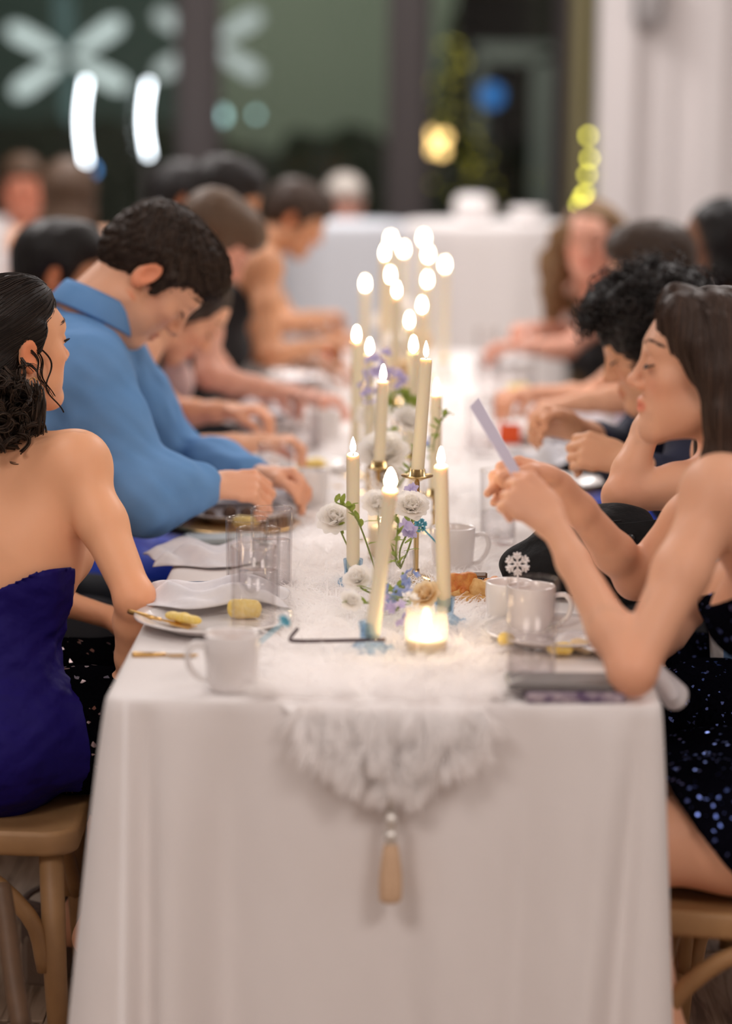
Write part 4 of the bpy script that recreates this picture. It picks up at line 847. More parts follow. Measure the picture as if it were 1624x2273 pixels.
M1 = guest('man with flushed face in white shirt seated far back on the left', D(50, 425, 9.6), -80, 0, -70, (-1.55, 6.45), 'short', (.10, .055, .03), 'shirt', 'white_shirt', (.62, .24, .15), False, sleeves=True)
M2 = guest('person with light brown hair beside the man in white shirt', D(152, 432, 8.7), 75, 0, 80, (-1.24, 5.30), 'long', (.11, .066, .042), 'top', 'pink_top', 'fair', drop=.18)
M3 = guest('white-haired person seated behind the draped table in the background', D(765, 458, 10.9), -80, -10, -80, (-.28, 7.75), 'short', (.66, .60, .54), 'shirt', 'pink_top', (.66, .36, .28), False, sleeves=True)
# ------------------------------------------------------------------ chairs for the guests at the long table
for (cx, cy, rz, lb) in ((.60, .28, 165, 'light wooden cross-back chair holding the woman with the card'), (-.80, 1.36, 0, 'wooden cross-back chair holding the boy in the light blue shirt'), (-.82, 2.0, 0, 'wooden cross-back chair holding the girl in royal blue'),
                         (.82, .93, 180, 'wooden cross-back chair holding the guest in the striped top'), (.85, 1.55, 180, 'wooden cross-back chair holding the curly-haired boy'), (-.84, 2.75, 0, 'wooden cross-back chair holding the girl in pale pink'),
                         (-.82, 3.55, 0, 'wooden cross-back chair holding the woman in black'), (-.80, 4.55, 0, 'wooden cross-back chair holding the girl at the far end'), (.88, 2.75, 180, 'wooden cross-back chair holding the woman in dark blue'), (.82, 4.15, 205, 'wooden cross-back chair holding the girl with long golden hair'),
                         (-1.10, 2.80, 20, 'wooden cross-back chair holding the boy with cropped black hair'), (-1.24, 4.95, 10, 'wooden cross-back chair holding the person with round black hair'), (1.07, 3.45, 180, 'wooden cross-back chair holding the person at the far right edge'),
                         (-1.55, 6.45, -70, 'wooden cross-back chair holding the man in the white shirt'), (-1.24, 5.30, 80, 'wooden cross-back chair holding the person beside the man in white'), (-.28, 7.75, -80, 'wooden cross-back chair holding the white-haired person')):
    o = copy_tree(chair0); o.location = (cx, cy, 0); o.rotation_euler = (0, 0, radians(rz)); o['label'] = lb

g = G(); g.tube(spline([D(2, 1968, 3.74), D(16, 2060, 3.70), D(30, 2170, 3.66), D(52, 2300, 3.62)], 12), .016, 10); g.obj('lower_stay', 'wood_dark', chair0, world=True)
# ------------------------------------------------------------------ strappy sandals under the indigo woman's chair
def sandal(c, rz, label, lift=.0):
    t = empty('platform_sandal', c, rz, label, 'shoe', 'platform sandals')
    out = np.array([(.13, .0), (.115, .032), (.06, .042), (0, .034), (-.06, .030), (-.105, .028), (-.12, 0), (-.105, -.028), (-.06, -.03), (0, -.034), (.06, -.040), (.115, -.03)])
    g = G(); n = len(out); lv = [(0, .0, .96), (.012, .0, 1), (.030, .0, 1), (.038, .0, .97)]
    vv = np.concatenate([np.c_[out * s_, np.full(n, 0) + z_ + (.055 * np.clip((.03 - out[:, 0]) / .14, 0, 1) if z_ > .02 else 0)] for z_, _, s_ in lv]); ff = [(i * n + j, i * n + (j + 1) % n, (i + 1) * n + (j + 1) % n, (i + 1) * n + j) for i in range(3) for j in range(n)] + [tuple(range(n - 1, -1, -1)), tuple(3 * n + j for j in range(n))]
    g.add(vv, ff); g.obj('sole', 'jute', t, smooth=False)
    for i, x in enumerate((.085, .068, .051, .034, .017, 0.0)):
        g = G(); h_ = .030 + .010 * i; z_ = .038 + .055 * max(0, min(1, (.03 - x) / .14)); g.tube([(x - .01 * i * abs(cos(a_)) * .2, .040 * cos(a_), z_ - .004 + h_ * sin(a_)) for a_ in np.linspace(0, pi, 14)], .0035, 6, flat=1.6); g.obj('strap', 'strap', t)
    g = G(); g.tube([(-.075 + .04 * cos(a_), .036 * sin(a_), .155 + .012 * cos(a_)) for a_ in np.linspace(0, 2 * pi, 20)], .006, 6, flat=1.5); g.obj('ankle_strap', 'sandal', t)
    g = G(); g.box((-.105, 0, .115), (.012, .05, .085), bev=.004); g.obj('heel_counter', 'sandal', t)
    return t
_s = sandal((-.445, .72, .105), radians(20), 'brown platform sandal with rows of straps beside the tablecloth'); _s.rotation_euler = (0, radians(46), radians(20))
sandal((-.565, .97, 0), radians(55), 'brown platform sandal further under the indigo woman\'s chair')

# ------------------------------------------------------------------ fur runner with tassel
def fur_runner():
    root = empty('fur_runner', (0, .3, TZ), 0, 'fluffy white faux fur runner along the middle of the table with a hanging end', 'table runner')
    hw, zt = .165, TZ + .004
    edge = np.array([0.128, 0.122, 0.112, 0.098, 0.082, 0.062, 0.038, 0.008]); vs = np.linspace(0, .088, 8); rows = []
    for y in np.linspace(4.78, .03, 60): rows.append([(x, y, zt) for x in np.linspace(-hw, hw, 13)])
    rows.append([(x, .010, zt - .001) for x in np.linspace(-.15, .15, 13)]); rows.append([(x, -.012, zt - .012) for x in np.linspace(-.135, .135, 13)])
    for e, v_ in zip(edge, vs): rows.append([(.012 + x, -.030 - .01 * v_ / .1, zt - .022 - v_) for x in np.linspace(-e, e, 13)])
    vv = np.array(rows).reshape(-1, 3); n = 13; ff = [(i * n + j, (i + 1) * n + j, (i + 1) * n + j + 1, i * n + j + 1) for i in range(len(rows) - 1) for j in range(n - 1)]
    b = mesh_obj('backing', vv, ff, 'fur_base', root, world=True)
    rg = np.random.default_rng(12); ps = []; rr = []
    def strands(N, pos, nrm, comb, L, r, K=5):
        cl = rg.normal(0, 1, (N, 3)); cell = np.floor(pos * 38).astype(int); hsh = (cell[:, 0] * 73856093 ^ cell[:, 1] * 19349663 ^ cell[:, 2] * 83492791) & 1023
        tb = np.random.default_rng(5).normal(0, 1, (1024, 3)); d0 = nrm * .95 + comb + tb[hsh] * .55 * np.array([1, 1, .25]) + cl * .22; d0 /= np.linalg.norm(d0, axis=1, keepdims=True)
        d1 = comb * 1.3 + tb[hsh] * .7 * np.array([1, 1, .15]) + cl * .22 + nrm * .05 + np.array([0, 0, -.25]); d1 /= np.linalg.norm(d1, axis=1, keepdims=True)
        t = np.linspace(0, 1, K)[None, :, None]; LL = (L * rg.uniform(.65, 1.25, N))[:, None, None]
        ps.append(pos[:, None] + LL * (d0[:, None] * t * (1 - t * .5) + d1[:, None] * t * t * .5)); rr.append(np.full(N, r) * rg.uniform(.7, 1.3, N))
    up = np.array([0, 0, 1.0])
    N = 14000; y = rg.uniform(0, 1, N) ** 1.25 * 1.7; pos = np.c_[rg.uniform(-hw, hw, N), y, np.full(N, zt)]; strands(N, pos, np.tile(up, (N, 1)), np.c_[pos[:, 0] * 2.2, -.10 - .5 * np.exp(-y / .06), 0 * y], .036, .00075)
    N = 9000; y = rg.uniform(1.6, 4.75, N); pos = np.c_[rg.uniform(-hw, hw, N), y, np.full(N, zt)]; strands(N, pos, np.tile(up, (N, 1)), np.c_[pos[:, 0] * 2.2, 0 * y - .05, 0 * y], .038, .0014)
    N = 7500; v_ = rg.uniform(-.02, .084, N); e = np.interp(v_, vs, edge); x = rg.uniform(-1, 1, N) * e + .012; pos = np.c_[x, np.full(N, -.030), zt - .022 - v_]; strands(N, pos, np.tile([0, -1.0, 0], (N, 1)), np.c_[(x - .012) * 3.2, 0 * x - .15, -1.1 + 0 * x], .046, .0009)
    N = 1800; s_ = rg.choice([-1, 1], N); y = rg.uniform(0, 1.2, N); pos = np.c_[s_ * hw * .97, y, np.full(N, zt)]; strands(N, pos, np.tile(up, (N, 1)) * .4, np.c_[s_ * .9, -.1 + 0 * y, 0 * y], .045, .0008)
    fv, ffc = blades(np.concatenate(ps), np.concatenate(rr) * 1.25, .2); pile = mesh_obj('pile', fv, ffc, 'fur', root, world=True); pile['kind'] = 'stuff'
    # tassel
    c = Yp(868, 1800, -.045); zt2 = c[2]; g = G(); g.tube([(c[0], -.040, .645), (c[0] - .001, -.046, .635), (c[0], -.045, zt2)], .004, 8); tas = g.obj('tassel', 'silver_thread', root, world=True); tas['label'] = 'silver-topped tan tassel'
    bot = Yp(866, 2000, -.045)[2]; h = zt2 - bot
    g = G(); g.lathe([(0, 0), (.007, -.004), (.010, -.012), (.008, -.022), (.006, -.026), (.0095, -.030), (.011, -.034), (.0095, -.040), (.008, -.046)], 16, (c[0], -.045, zt2)); g.obj('tassel_knob', 'silver_thread', tas, world=True)
    g = G()
    pr = [(.007, -.044), (.010, -.052), (.0125, -.070), (.0145, -.090), (.0150, -.108), (.0145, -h + .004), (.0125, -h), (0, -h)]
    a = np.linspace(0, 2 * pi, 36, endpoint=False); vv = np.concatenate([np.c_[c[0] + q[0] * (1 + .10 * np.cos(a * 9)) * np.cos(a), -.045 + q[0] * (1 + .10 * np.cos(a * 9)) * np.sin(a), np.full(36, zt2 + q[1])] for q in pr]); g.add(vv, [(i * 36 + j, i * 36 + (j + 1) % 36, (i + 1) * 36 + (j + 1) % 36, (i + 1) * 36 + j) for i in range(len(pr) - 1) for j in range(36)]); g.obj('tassel_skirt', 'tan_tassel', tas, world=True)
fur_runner()
FZ = TZ + .006

# ------------------------------------------------------------------ candles
def taper(top, base, label, group='lit taper candles', led=False, flame_h=.028, fr=.0052, r=.0112):
    top = np.asarray(top, float); base = np.asarray(base, float); t = empty('taper_candle', base, 0, label, 'candle', group); L = np.linalg.norm(top - base); d = unit(top - base); R = frame_to(d, (0, 1, 0)); lo = lambda q: q
    g = G(); g.lathe([(0, 0), (r * .98, 0), (r, .01), (r * .99, L * .5), (r * .97, L - .006), (r * .9, L - .001), (r * .72, L), (r * .45, L - .003), (0, L - .0035)], 24, (0, 0, 0), R); g.obj('wax', 'wax', t)
    g = G(); g.tube([R @ V(0, 0, L - .004), R @ V(.0003, 0, L + .003), R @ V(.0008, 0, L + .006)], .0008, 6); g.obj('wick', 'wick', t)
    z0 = L + .0015; g = G(); g.lathe([(0, 0), (fr * .62, flame_h * .10), (fr * .95, flame_h * .26), (fr, flame_h * .38), (fr * .82, flame_h * .58), (fr * .45, flame_h * .82), (fr * .15, flame_h * .96), (0, flame_h)], 14, tuple(R @ V(0, 0, z0))); g.obj('flame', 'flame', t)
    return t
def blue_holder(c, label, big=True):
    t = empty('candle_holder', c, 0, label, 'candle holder', 'blue glass candle holders'); s_ = 1.0
    g = G(); g.lathe([(0, .0), (.024, .0), (.026, .004), (.0255, .010), (.020, .014), (.0145, .018), (.0150, .030), (.0165, .042), (.0165, .046), (.0130, .046), (.0125, .024), (0, .022)], 28); g.obj('cup', 'blue_glass', t)
    g = G(); g.tube([(.024, 0, .006), (.032, 0, .009), (.034, 0, .004)], .0035, 8); g.obj('lip', 'blue_glass', t); return t
def brass_holder(c, h, label, disc=.028):
    t = empty('candle_holder', c, 0, label, 'candle holder', 'brass candle holders')
    g = G(); g.lathe([(0, 0), (.034, 0), (.035, .003), (.030, .006), (.008, .010), (.006, .02)], 28); g.obj('base', 'brass', t)
    g = G(); g.lathe([(.0055, .008), (.0045, .02), (.0045, h * .45), (.007, h * .47), (.007, h * .5), (.0045, h * .52), (.0045, h - .02)], 14); g.obj('stem', 'brass', t)
    g = G(); g.lathe([(.0045, h - .022), (.012, h - .018), (disc, h - .013), (disc + .001, h - .011), (.0145, h - .012), (.0135, h), (.0118, h), (.0115, h - .012), (0, h - .014)], 28); g.obj('drip_cup', 'brass', t); return t
b1 = V(*Zp(820, 1447, FZ)); blue_holder(b1, 'pale blue glass candle holder under the leaning front taper'); taper(D(866, 1086, 3.50), b1 + V(.0035, 0, .024), 'lit cream taper leaning right, nearest the camera', flame_h=.029, fr=.0078)
b3 = V(*Zp(985, 1388, FZ)); blue_holder(b3, 'blue glass candle holder half hidden behind the glowing votive'); taper(D(978, 1034, 3.68), b3 + V(0, 0, .024), 'lit cream taper right of the leaning front taper, in blue glass')
b2 = V(*Zp(783, 1300, FZ)); blue_holder(b2, 'blue glass candle holder among flowers under the left front taper'); taper(D(783, 1008, 3.98), b2 + V(0, 0, .024), 'lit straight cream taper left of the leaning front taper')
CAND = [(945, 796, 4.08, .20, (-.012, 0), 'tallest lit cream taper, in focus on the gold disc holder'), (850, 846, 4.46, .16, (-.006, 0), 'lit cream taper with wax drips beside the lilac flowers'), (968, 876, 4.54, .19, (0, 0), 'lit cream taper just behind the tallest taper, to its right'),
        (917, 780, 5.0, .22, (0, 0), 'out-of-focus lit taper close behind the tallest taper, to its left'), (820, 785, 5.0, .22, (0, 0), 'out-of-focus lit taper standing above the lilac flowers'), (791, 757, 5.24, .26, (0, 0), 'leftmost out-of-focus taper of the middle row'),
        (908, 724, 5.75, .25, (0, 0), 'out-of-focus taper lower in the slanting pair amid the table'), (936, 690, 6.05, .25, (0, 0), 'out-of-focus taper higher in the slanting pair amid the table'), (880, 657, 5.6, .25, (0, 0), 'small out-of-focus taper flame in the middle of the far cluster'),
        (948, 632, 6.74, .27, (0, 0), 'out-of-focus taper flame on the right of the far cluster, below three others'), (810, 641, 6.55, .27, (0, 0), 'leftmost out-of-focus taper flame of the far cluster'), (866, 622, 6.5, .27, (0, 0), 'dim pale taper flame in the far cluster'),
        (987, 598, 7.15, .27, (0, 0), 'rightmost out-of-focus taper flame of the far cluster'), (853, 573, 6.2, .30, (0, 0), 'far taper flame lower left of the topmost group'), (950, 575, 7.4, .28, (0, 0), 'far taper flame lower right of the topmost group'),
        (895, 563, 7.6, .28, (0, 0), 'far taper flame in the centre of the topmost group'), (867, 541, 7.85, .28, (0, 0), 'far taper flame topmost on the left'), (940, 538, 7.95, .28, (0, 0), 'far taper flame topmost on the right')]
for i, (px, py, d, L, ln, lb) in enumerate(CAND):
    top = D(px, py, d); bs = top - V(0, 0, L) + V(ln[0], ln[1], 0)
    if bs[2] < FZ + .012: bs[2] = FZ + .012
    hh = bs[2] - FZ + .012; brass_holder(V(bs[0], bs[1], FZ), hh, 'brass candle holder under the ' + lb.replace('lit ', '').replace('out-of-focus ', '').split(',')[0], .027 if i == 0 else .022)
    taper(top, bs, lb, flame_h=.029, fr=.0050 if i < 3 else .0055)
# votive with a burning tea light, and a pillar candle in a glass
def votive(c, label):
    t = empty('votive_candle', c, 0, label, 'candle'); g = G(); g.lathe([(0, .002), (.029, .002), (.0315, .008), (.0320, .055), (.0300, .062), (.0315, .068), (.0300, .068), (.0288, .062), (.0300, .054), (.0295, .010), (0, .007)], 32); g.obj('cup', 'frosted_glass', t)
    g = G(); g.lathe([(0, .008), (.0285, .008), (.0285, .024), (.026, .025), (0, .0235)], 24); g.obj('wax', 'wax', t); g = G(); g.tube([(0, 0, .023), (0, 0, .030)], .0008, 6); g.obj('wick', 'wick', t)
    g = G(); g.lathe([(0, .026), (.006, .030), (.0085, .036), (.007, .044), (.003, .052), (0, .056)], 14); g.obj('flame', 'flame', t); return t
votive(Zp(945, 1452, FZ), 'clear glass votive candle glowing beside the leaning taper')
t = empty('pillar_candle', Zp(850, 1245, FZ), 0, 'white pillar candle in straight glass behind the leaning taper', 'candle'); g = G(); g.lathe([(0, .0), (.028, 0), (.028, .118), (.0265, .118), (.0265, .004), (0, .004)], 28); g.obj('glass', 'frosted_glass', t); g = G(); g.lathe([(0, .004), (.0235, .004), (.0235, .062), (.02, .064), (0, .062)], 24); g.obj('wax', 'wax', t); g = G(); g.lathe([(0, .066), (.005, .072), (.004, .082), (0, .092)], 12); g.obj('flame', 'flame_led', t); g = G(); g.tube([(0, 0, .06), (0, 0, .068)], .0008, 6); g.obj('wick', 'wick', t)

# ------------------------------------------------------------------ tableware
def tumbler(px, py, label, water=.0, base=None, h=.138, r=.034):
    c = V(*Zp(px, py, TZ + .002)) if base is None else V(*base); t = empty('water_glass', c, 0, label, 'glass', 'straight water glasses')
    g = G(); g.lathe([(0, .0), (r - .003, 0), (r, .004), (r + .0015, h - .002), (r + .0012, h), (r - .0006, h), (r - .0014, h - .004), (r - .0022, .012), (0, .010)], 36); g.obj('tumbler', 'glass', t)
    g = G(); g.tube([((r + .0004) * cos(a), (r + .0004) * sin(a), h) for a in np.linspace(0, 2 * pi, 37)], .0011, 6, cap=False); g.obj('rim', 'votive_glass', t)
    if water: g = G(); g.lathe([(0, .012), (r - .003, .012), (r - .0026, water), (0, water - .001)], 32); g.obj('water', 'water', t)
    return t
tumbler(562, 1408, 'empty water glass nearest the camera on the left, behind the white mug'); tumbler(573, 1362, 'half-full water glass between the two other left glasses', .07); tumbler(602, 1308, 'sharp water glass beside the fur, furthest of the left group', .085); tumbler(548, 1335, 'water glass mostly hidden behind the left group of glasses', .04)
tumbler(1178, 1508, 'tall water glass nearest the camera on the right, in front of the mugs', .062, h=.145, r=.0355); tumbler(1104, 1205, 'water glass on the right below the hands with the card', .06); tumbler(610, 1136, 'water glass beside the hands of the boy in light blue', .035)
for px, py, lb, wt in ((675, 1005, 'blurred water glass beyond the boy in light blue, left of the fur', .05), (648, 945, 'blurred water glass by the long tanned forearm', .0), (712, 915, 'blurred water glass near the left flowers', .06), (668, 870, 'blurred water glass in front of the girl in pale pink', .04), (1066, 1010, 'blurred water glass left of the lavender card', .05), (1085, 905, 'blurred water glass behind the lavender card', .0), (1160, 872, 'blurred water glass in front of the woman in dark blue', .05), (700, 820, 'blurred water glass at the far left of the table', .04), (1080, 830, 'blurred water glass at the far right of the table', .04)): tumbler(px, py, lb, wt)
def mug(px, py, label, rz, fill='cocoa', r=.0385, h=.080):
    c = V(*Zp(px, py, TZ + .002)); t = empty('coffee_mug', c, rz, label, 'mug', 'white porcelain mugs')
    g = G(); g.lathe([(0, .002), (r * .78, .0), (r * .86, .003), (r * .94, .02), (r, .05), (r, h - .002), (r - .0015, h), (r - .0035, h - .002), (r - .004, .05), (r * .84, .012), (0, .009)], 32); g.obj('cup', 'porcelain', t)
    g = G(); g.tube(spline([(r - .003, 0, h * .80), (r + .016, 0, h * .82), (r + .025, 0, h * .62), (r + .020, 0, h * .38), (r + .008, 0, h * .22), (r * .90, 0, h * .18)], 18), .0042, 10, flat=1.4); g.obj('handle', 'porcelain', t)
    g = G(); g.lathe([(r - .0042, h - .014), (r * .5, h - .0135), (0, h - .0135)], 28); g.obj('drink', fill, t); return t
mug(515, 1528, 'white mug of cocoa at the front left corner of the table', radians(195)); mug(1130, 1384, 'white mug of cocoa left of the snowflake stirrer, by the bread', radians(120), h=.068); mug(1176, 1402, 'white mug holding the white snowflake stirrer, seen through a glass', radians(-12), h=.074)
mug(1004, 1268, 'white mug with blue snowflake stirrer behind the right front taper', radians(8)); mug(686, 1130, 'blurred white mug on the left beyond the near glasses', radians(170)); mug(722, 985, 'blurred white mug left of the flowers', radians(150))
def snow_shape(R, r0=.016, th=.002, w_=.0028):
    g = G()
    def bar(p, q, ww):
        p = np.array(p); q = np.array(q); d = q - p; L = np.linalg.norm(d); a = atan2(d[1], d[0]); n = 8
        out = [(L * 0 + (-ww / 2) * cos(t), ww / 2 * sin(t)) for t in np.linspace(-pi / 2, pi / 2, n)] + [(L + ww / 2 * cos(t), ww / 2 * sin(t)) for t in np.linspace(-pi / 2, pi / 2, n)]
        out = [(L + ww / 2 * cos(t), ww / 2 * sin(t)) for t in np.linspace(-pi / 2, pi / 2, n)] + [(ww / 2 * cos(t), ww / 2 * sin(t)) for t in np.linspace(pi / 2, 1.5 * pi, n)]
        o_ = np.array(out) @ np.array([[cos(a), sin(a)], [-sin(a), cos(a)]]) + p; g.prism(o_, -th / 2, th / 2, R)
    for k in range(6):
        a = radians(60 * k + 30 + 60); u = np.array((cos(a), sin(a))); bar((0, 0), u * r0 * .95, w_)
        for s_ in (1, -1):
            v_ = np.array((cos(a + s_ * radians(48)), sin(a + s_ * radians(48)))); bar(u * r0 * .42, u * r0 * .42 + v_ * r0 * .38, w_ * .9); bar(u * r0 * .68, u * r0 * .68 + v_ * r0 * .33, w_ * .9)
    return g
def stirrer(tip, flake, label, m, scale=1.0):
    tip = np.asarray(tip, float); flake = np.asarray(flake, float); t = empty('snowflake_stirrer', tip, 0, label, 'drink stirrer', 'snowflake drink stirrers'); y = unit(flake - tip); n = unit(CAM - flake); n = unit(n - y * (n @ y)); x = np.cross(y, n); R = np.stack([x, y, n], 1)
    g = snow_shape(R, .0195 * scale); g.v = [q + (flake - tip) for q in g.v]; g.obj('snowflake', m, t, smooth=False); g = G(); g.tube([(0, 0, 0), tuple((flake - tip) - y * .017 * scale)], .0016, 8); g.obj('stem', m, t); return t
fk = D(1148, 1252, 3.76); stirrer(fk + V(.006, .02, -.105), fk, 'white plastic snowflake stirrer standing in a mug before the black bag', 'white_plastic')
fk = D(932, 1166, 4.12); stirrer(D(985, 1222, 4.15), fk, 'turquoise snowflake stirrer leaning out of the mug behind the tapers', 'blue_plastic', .62)
stirrer(D(570, 1432, 3.38), D(632, 1378, 3.45), 'pale blue stirrer leaning out of the front left mug', 'blue_plastic', .45)
g = G(); p0, p1 = Zp(648, 1424, FZ + .02), Zp(855, 1420, FZ + .02); g.tube(spline([Zp(660, 1396, FZ + .03), Zp(644, 1417, FZ + .022), Zp(660, 1423, FZ + .02), (p0 + p1) / 2, p1], 16), .0030, 8); tag(g.obj('hooked_stirrer', 'brown_plastic'), 'dark brown hook-ended plastic stick lying on the fur before the leaning taper', 'drink stirrer')
def plate(c, r, label, gold=False):
    t = empty('dinner_plate', c, 0, label, 'plate', 'white dinner plates'); g = G(); g.lathe([(0, .002), (r * .62, 0), (r * .66, .003), (r * .9, .014), (r, .018), (r * .995, .0205), (r * .88, .0165), (r * .66, .0075), (r * .6, .006), (0, .0055)], 44); g.obj('dish', 'gold' if gold else 'porcelain', t); return t
def chunk(name, c, size, rz, m, label, cat='food', group=None, seed=1, amp=.15, bend=0):
    sd = SDF(); R = RZ(rz); L = size[0] / 2
    for k in np.linspace(-1, 1, 5): sd.ell(V(*c) + R @ V(k * L * .75, bend * (1 - k * k), 0), (size[0] * .17, size[1] / 2, size[2] / 2), R, .01)
    sd.warp(lambda p: size[2] * amp * sines(p, 160, seed)); v, f = sd.mesh(max(size[2] / 9, .0016)); o = mesh_obj(name, v - np.asarray(c), f, m); o.location = tuple(c); tag(o, label, cat, group); return o
def napkin(c, sx, sy, rz, label, seed, h=.022, m='napkin', folds=5):
    nx, ny = 46, 26; rg = np.random.default_rng(seed); u, v_ = np.meshgrid(np.linspace(-1, 1, nx), np.linspace(-1, 1, ny), indexing='ij'); ph = rg.uniform(0, 6.28, 6)
    x = u * sx / 2 * (1 + .10 * np.sin(v_ * 3 + ph[0])); y = v_ * sy / 2 * (1 + .16 * np.sin(u * 4 + ph[1])) + .012 * np.sin(u * 5 + ph[2])
    z = h * (.30 + .35 * np.sin(v_ * folds + 1.4 * np.sin(u * 2.2 + ph[3]) + ph[4]) + .18 * np.sin(u * 7 + v_ * 5 + ph[5]) + .12 * np.sin(v_ * folds * 2.3 + u * 3)); e = np.minimum(1 - np.abs(u), 1 - np.abs(v_)); z = np.maximum(z * np.clip(e * 3.2 + .25, 0, 1), 0) + .0015
    p = np.stack([x, y, z], -1).reshape(-1, 3) @ RZ(rz).T; f = [(i * ny + j, (i + 1) * ny + j, (i + 1) * ny + j + 1, i * ny + j + 1) for i in range(nx - 1) for j in range(ny - 1)]
    o = mesh_obj('napkin', p, f, m); o.location = tuple(c); md = o.modifiers.new('t', 'SOLIDIFY'); md.thickness = .0016; md.offset = 1; tag(o, label, 'napkin', 'crumpled white napkins'); return o
def bar_tool(name, a, b, label, m, kind='knife'):
    a = np.asarray(a, float); b = np.asarray(b, float); L = np.linalg.norm(b - a); x = unit(b - a); n = unit(V(0, 0, 1) - x * x[2]); y = np.cross(n, x); R = np.stack([x, y, n], 1)
    t = empty(name, a, 0, label, 'cutlery', 'gold cutlery'); g = G(); g.tube([R @ V(q * L, 0, 0) for q in (0, .04, .3, .52)], [.0035, .0045, .0038, .0026], 10, flat=.6); g.obj('handle', m, t); g = G()
    if kind == 'knife': g.prism([(.50 * L, -.003), (.60 * L, -.008), (.9 * L, -.009), (L, -.001), (.95 * L, .004), (.52 * L, .003)], -.0008, .0008, R); g.obj('blade', m, t, smooth=False)
    else:
        g.prism([(.50 * L, -.003), (.66 * L, -.004), (.72 * L, -.011), (.80 * L, -.012), (.80 * L, .012), (.72 * L, .011), (.66 * L, .004), (.50 * L, .003)], -.0008, .0008, R)
        for s_ in (-.0105, -.0035, .0035, .0105): g.prism([(.79 * L, s_ - .0016), (L, s_ - .0008), (L, s_ + .0008), (.79 * L, s_ + .0016)], -.0008, .0008, R)
        g.obj('tines', m, t, smooth=False)
    return t
pc = V(-.268, .455, TZ + .003); plate(pc, .125, 'white dinner plate with a yellow fry at the left edge, nearest the camera')
chunk('potato_fry', pc + V(-.045, -.030, .020), (.072, .015, .012), radians(-42), 'lemon', 'long yellow fry on the near left plate', seed=3); chunk('cake_piece', pc + V(.045, .035, .022), (.05, .03, .028), radians(5), 'lemon', 'yellow sponge piece with white icing behind the front left mug', seed=5, amp=.05)
bar_tool('fork', D(284, 1357, 3.78), D(428, 1393, 3.72), 'gold fork resting across the near left plate', 'gold', 'fork'); bar_tool('knife', Zp(292, 1453, TZ + .004), Zp(440, 1453, TZ + .004), 'gold knife lying on the cloth before the near left plate', 'gold')
napkin(pc + V(-.005, .105, .020), .22, .11, radians(8), 'snowflake-print napkin heaped on the near left plate', 4, .036)
napkin(V(-.325, 1.02, TZ + .003), .20, .15, radians(12), 'white napkin spilling over the table edge beyond the black phone', 9, .034)
def phone(c, rz, label, case='black_plastic', L=.155, W=.076, tilt=0):
    t = empty('phone', c, rz, label, 'phone'); g = G(); g.box((0, 0, .0055), (L, W, .0095), bev=.0035); g.obj('case', case, t); g = G(); g.box((0, 0, .0105), (L - .008, W - .008, .001)); g.obj('screen', 'screen' if case == 'black_plastic' else case, t, smooth=False); g = G(); g.box((-L / 2 + .025, W / 2 - .018, -.0002), (.025, .02, .002), bev=.0008); g.obj('camera_bump', case, t); return t
phone(V(-.322, .735, TZ + .002), radians(7), 'black phone face up on the cloth between two napkins'); phone(V(-.305, 1.21, TZ + .002), radians(10), 'phone in grey-green case beyond the spilling napkin', 'green_case')
o = phone(V(.248, .050, TZ + .014), radians(2), 'phone in dark grey case at the front right corner, on a colourful card pack', 'grey_case'); g = G(); g.box((0, 0, .0065), (.135, .075, .013), RZ(radians(3)), bev=.001); o = g.obj('card_pack', 'sticker'); o.location = (.262, .042, TZ + .001); tag(o, 'flat colourful card pack under the dark grey phone', 'box')
# second setting: truffles on a gold-rimmed plate
p2 = V(-.300, 1.47, TZ + .003); plate(p2, .115, 'white plate with brown truffles before the boy in light blue'); g = G(); g.lathe([(0, .0), (.112, 0), (.125, .003), (.126, .0045), (.11, .004), (0, .003)], 40); o = g.obj('charger_plate', 'gold'); o.location = (-.300, 1.40, TZ + .001); tag(o, 'flat gold charger plate under the truffle plate', 'plate')
for k, (px, py, s_) in enumerate(((465, 1146, .024), (510, 1138, .026), (546, 1142, .026))):
    c = D(px, py, 4.72 - .02 * k); sd = SDF(); sd.ell(c, np.array((s_, s_, s_ * 1.05)) * .55, None, .01); sd.warp(lambda p: .0012 * sines(p, 260, 3 + k)); v, f = sd.mesh(.002); o = mesh_obj('truffle', v - c, f, 'truffle'); o.location = tuple(c); tag(o, ('leftmost', 'middle', 'rightmost')[k] + ' round brown truffle on the plate before the boy in light blue', 'food', 'chocolate truffles')
chunk('lemon_wedge', D(545, 1158, 4.62), (.045, .02, .018), 0, 'lemon', 'yellow lemon wedge beside the truffles', seed=7); napkin(p2 + V(-.01, .13, .018), .24, .16, radians(20), 'white napkin on the far side of the truffle plate', 6, .03)
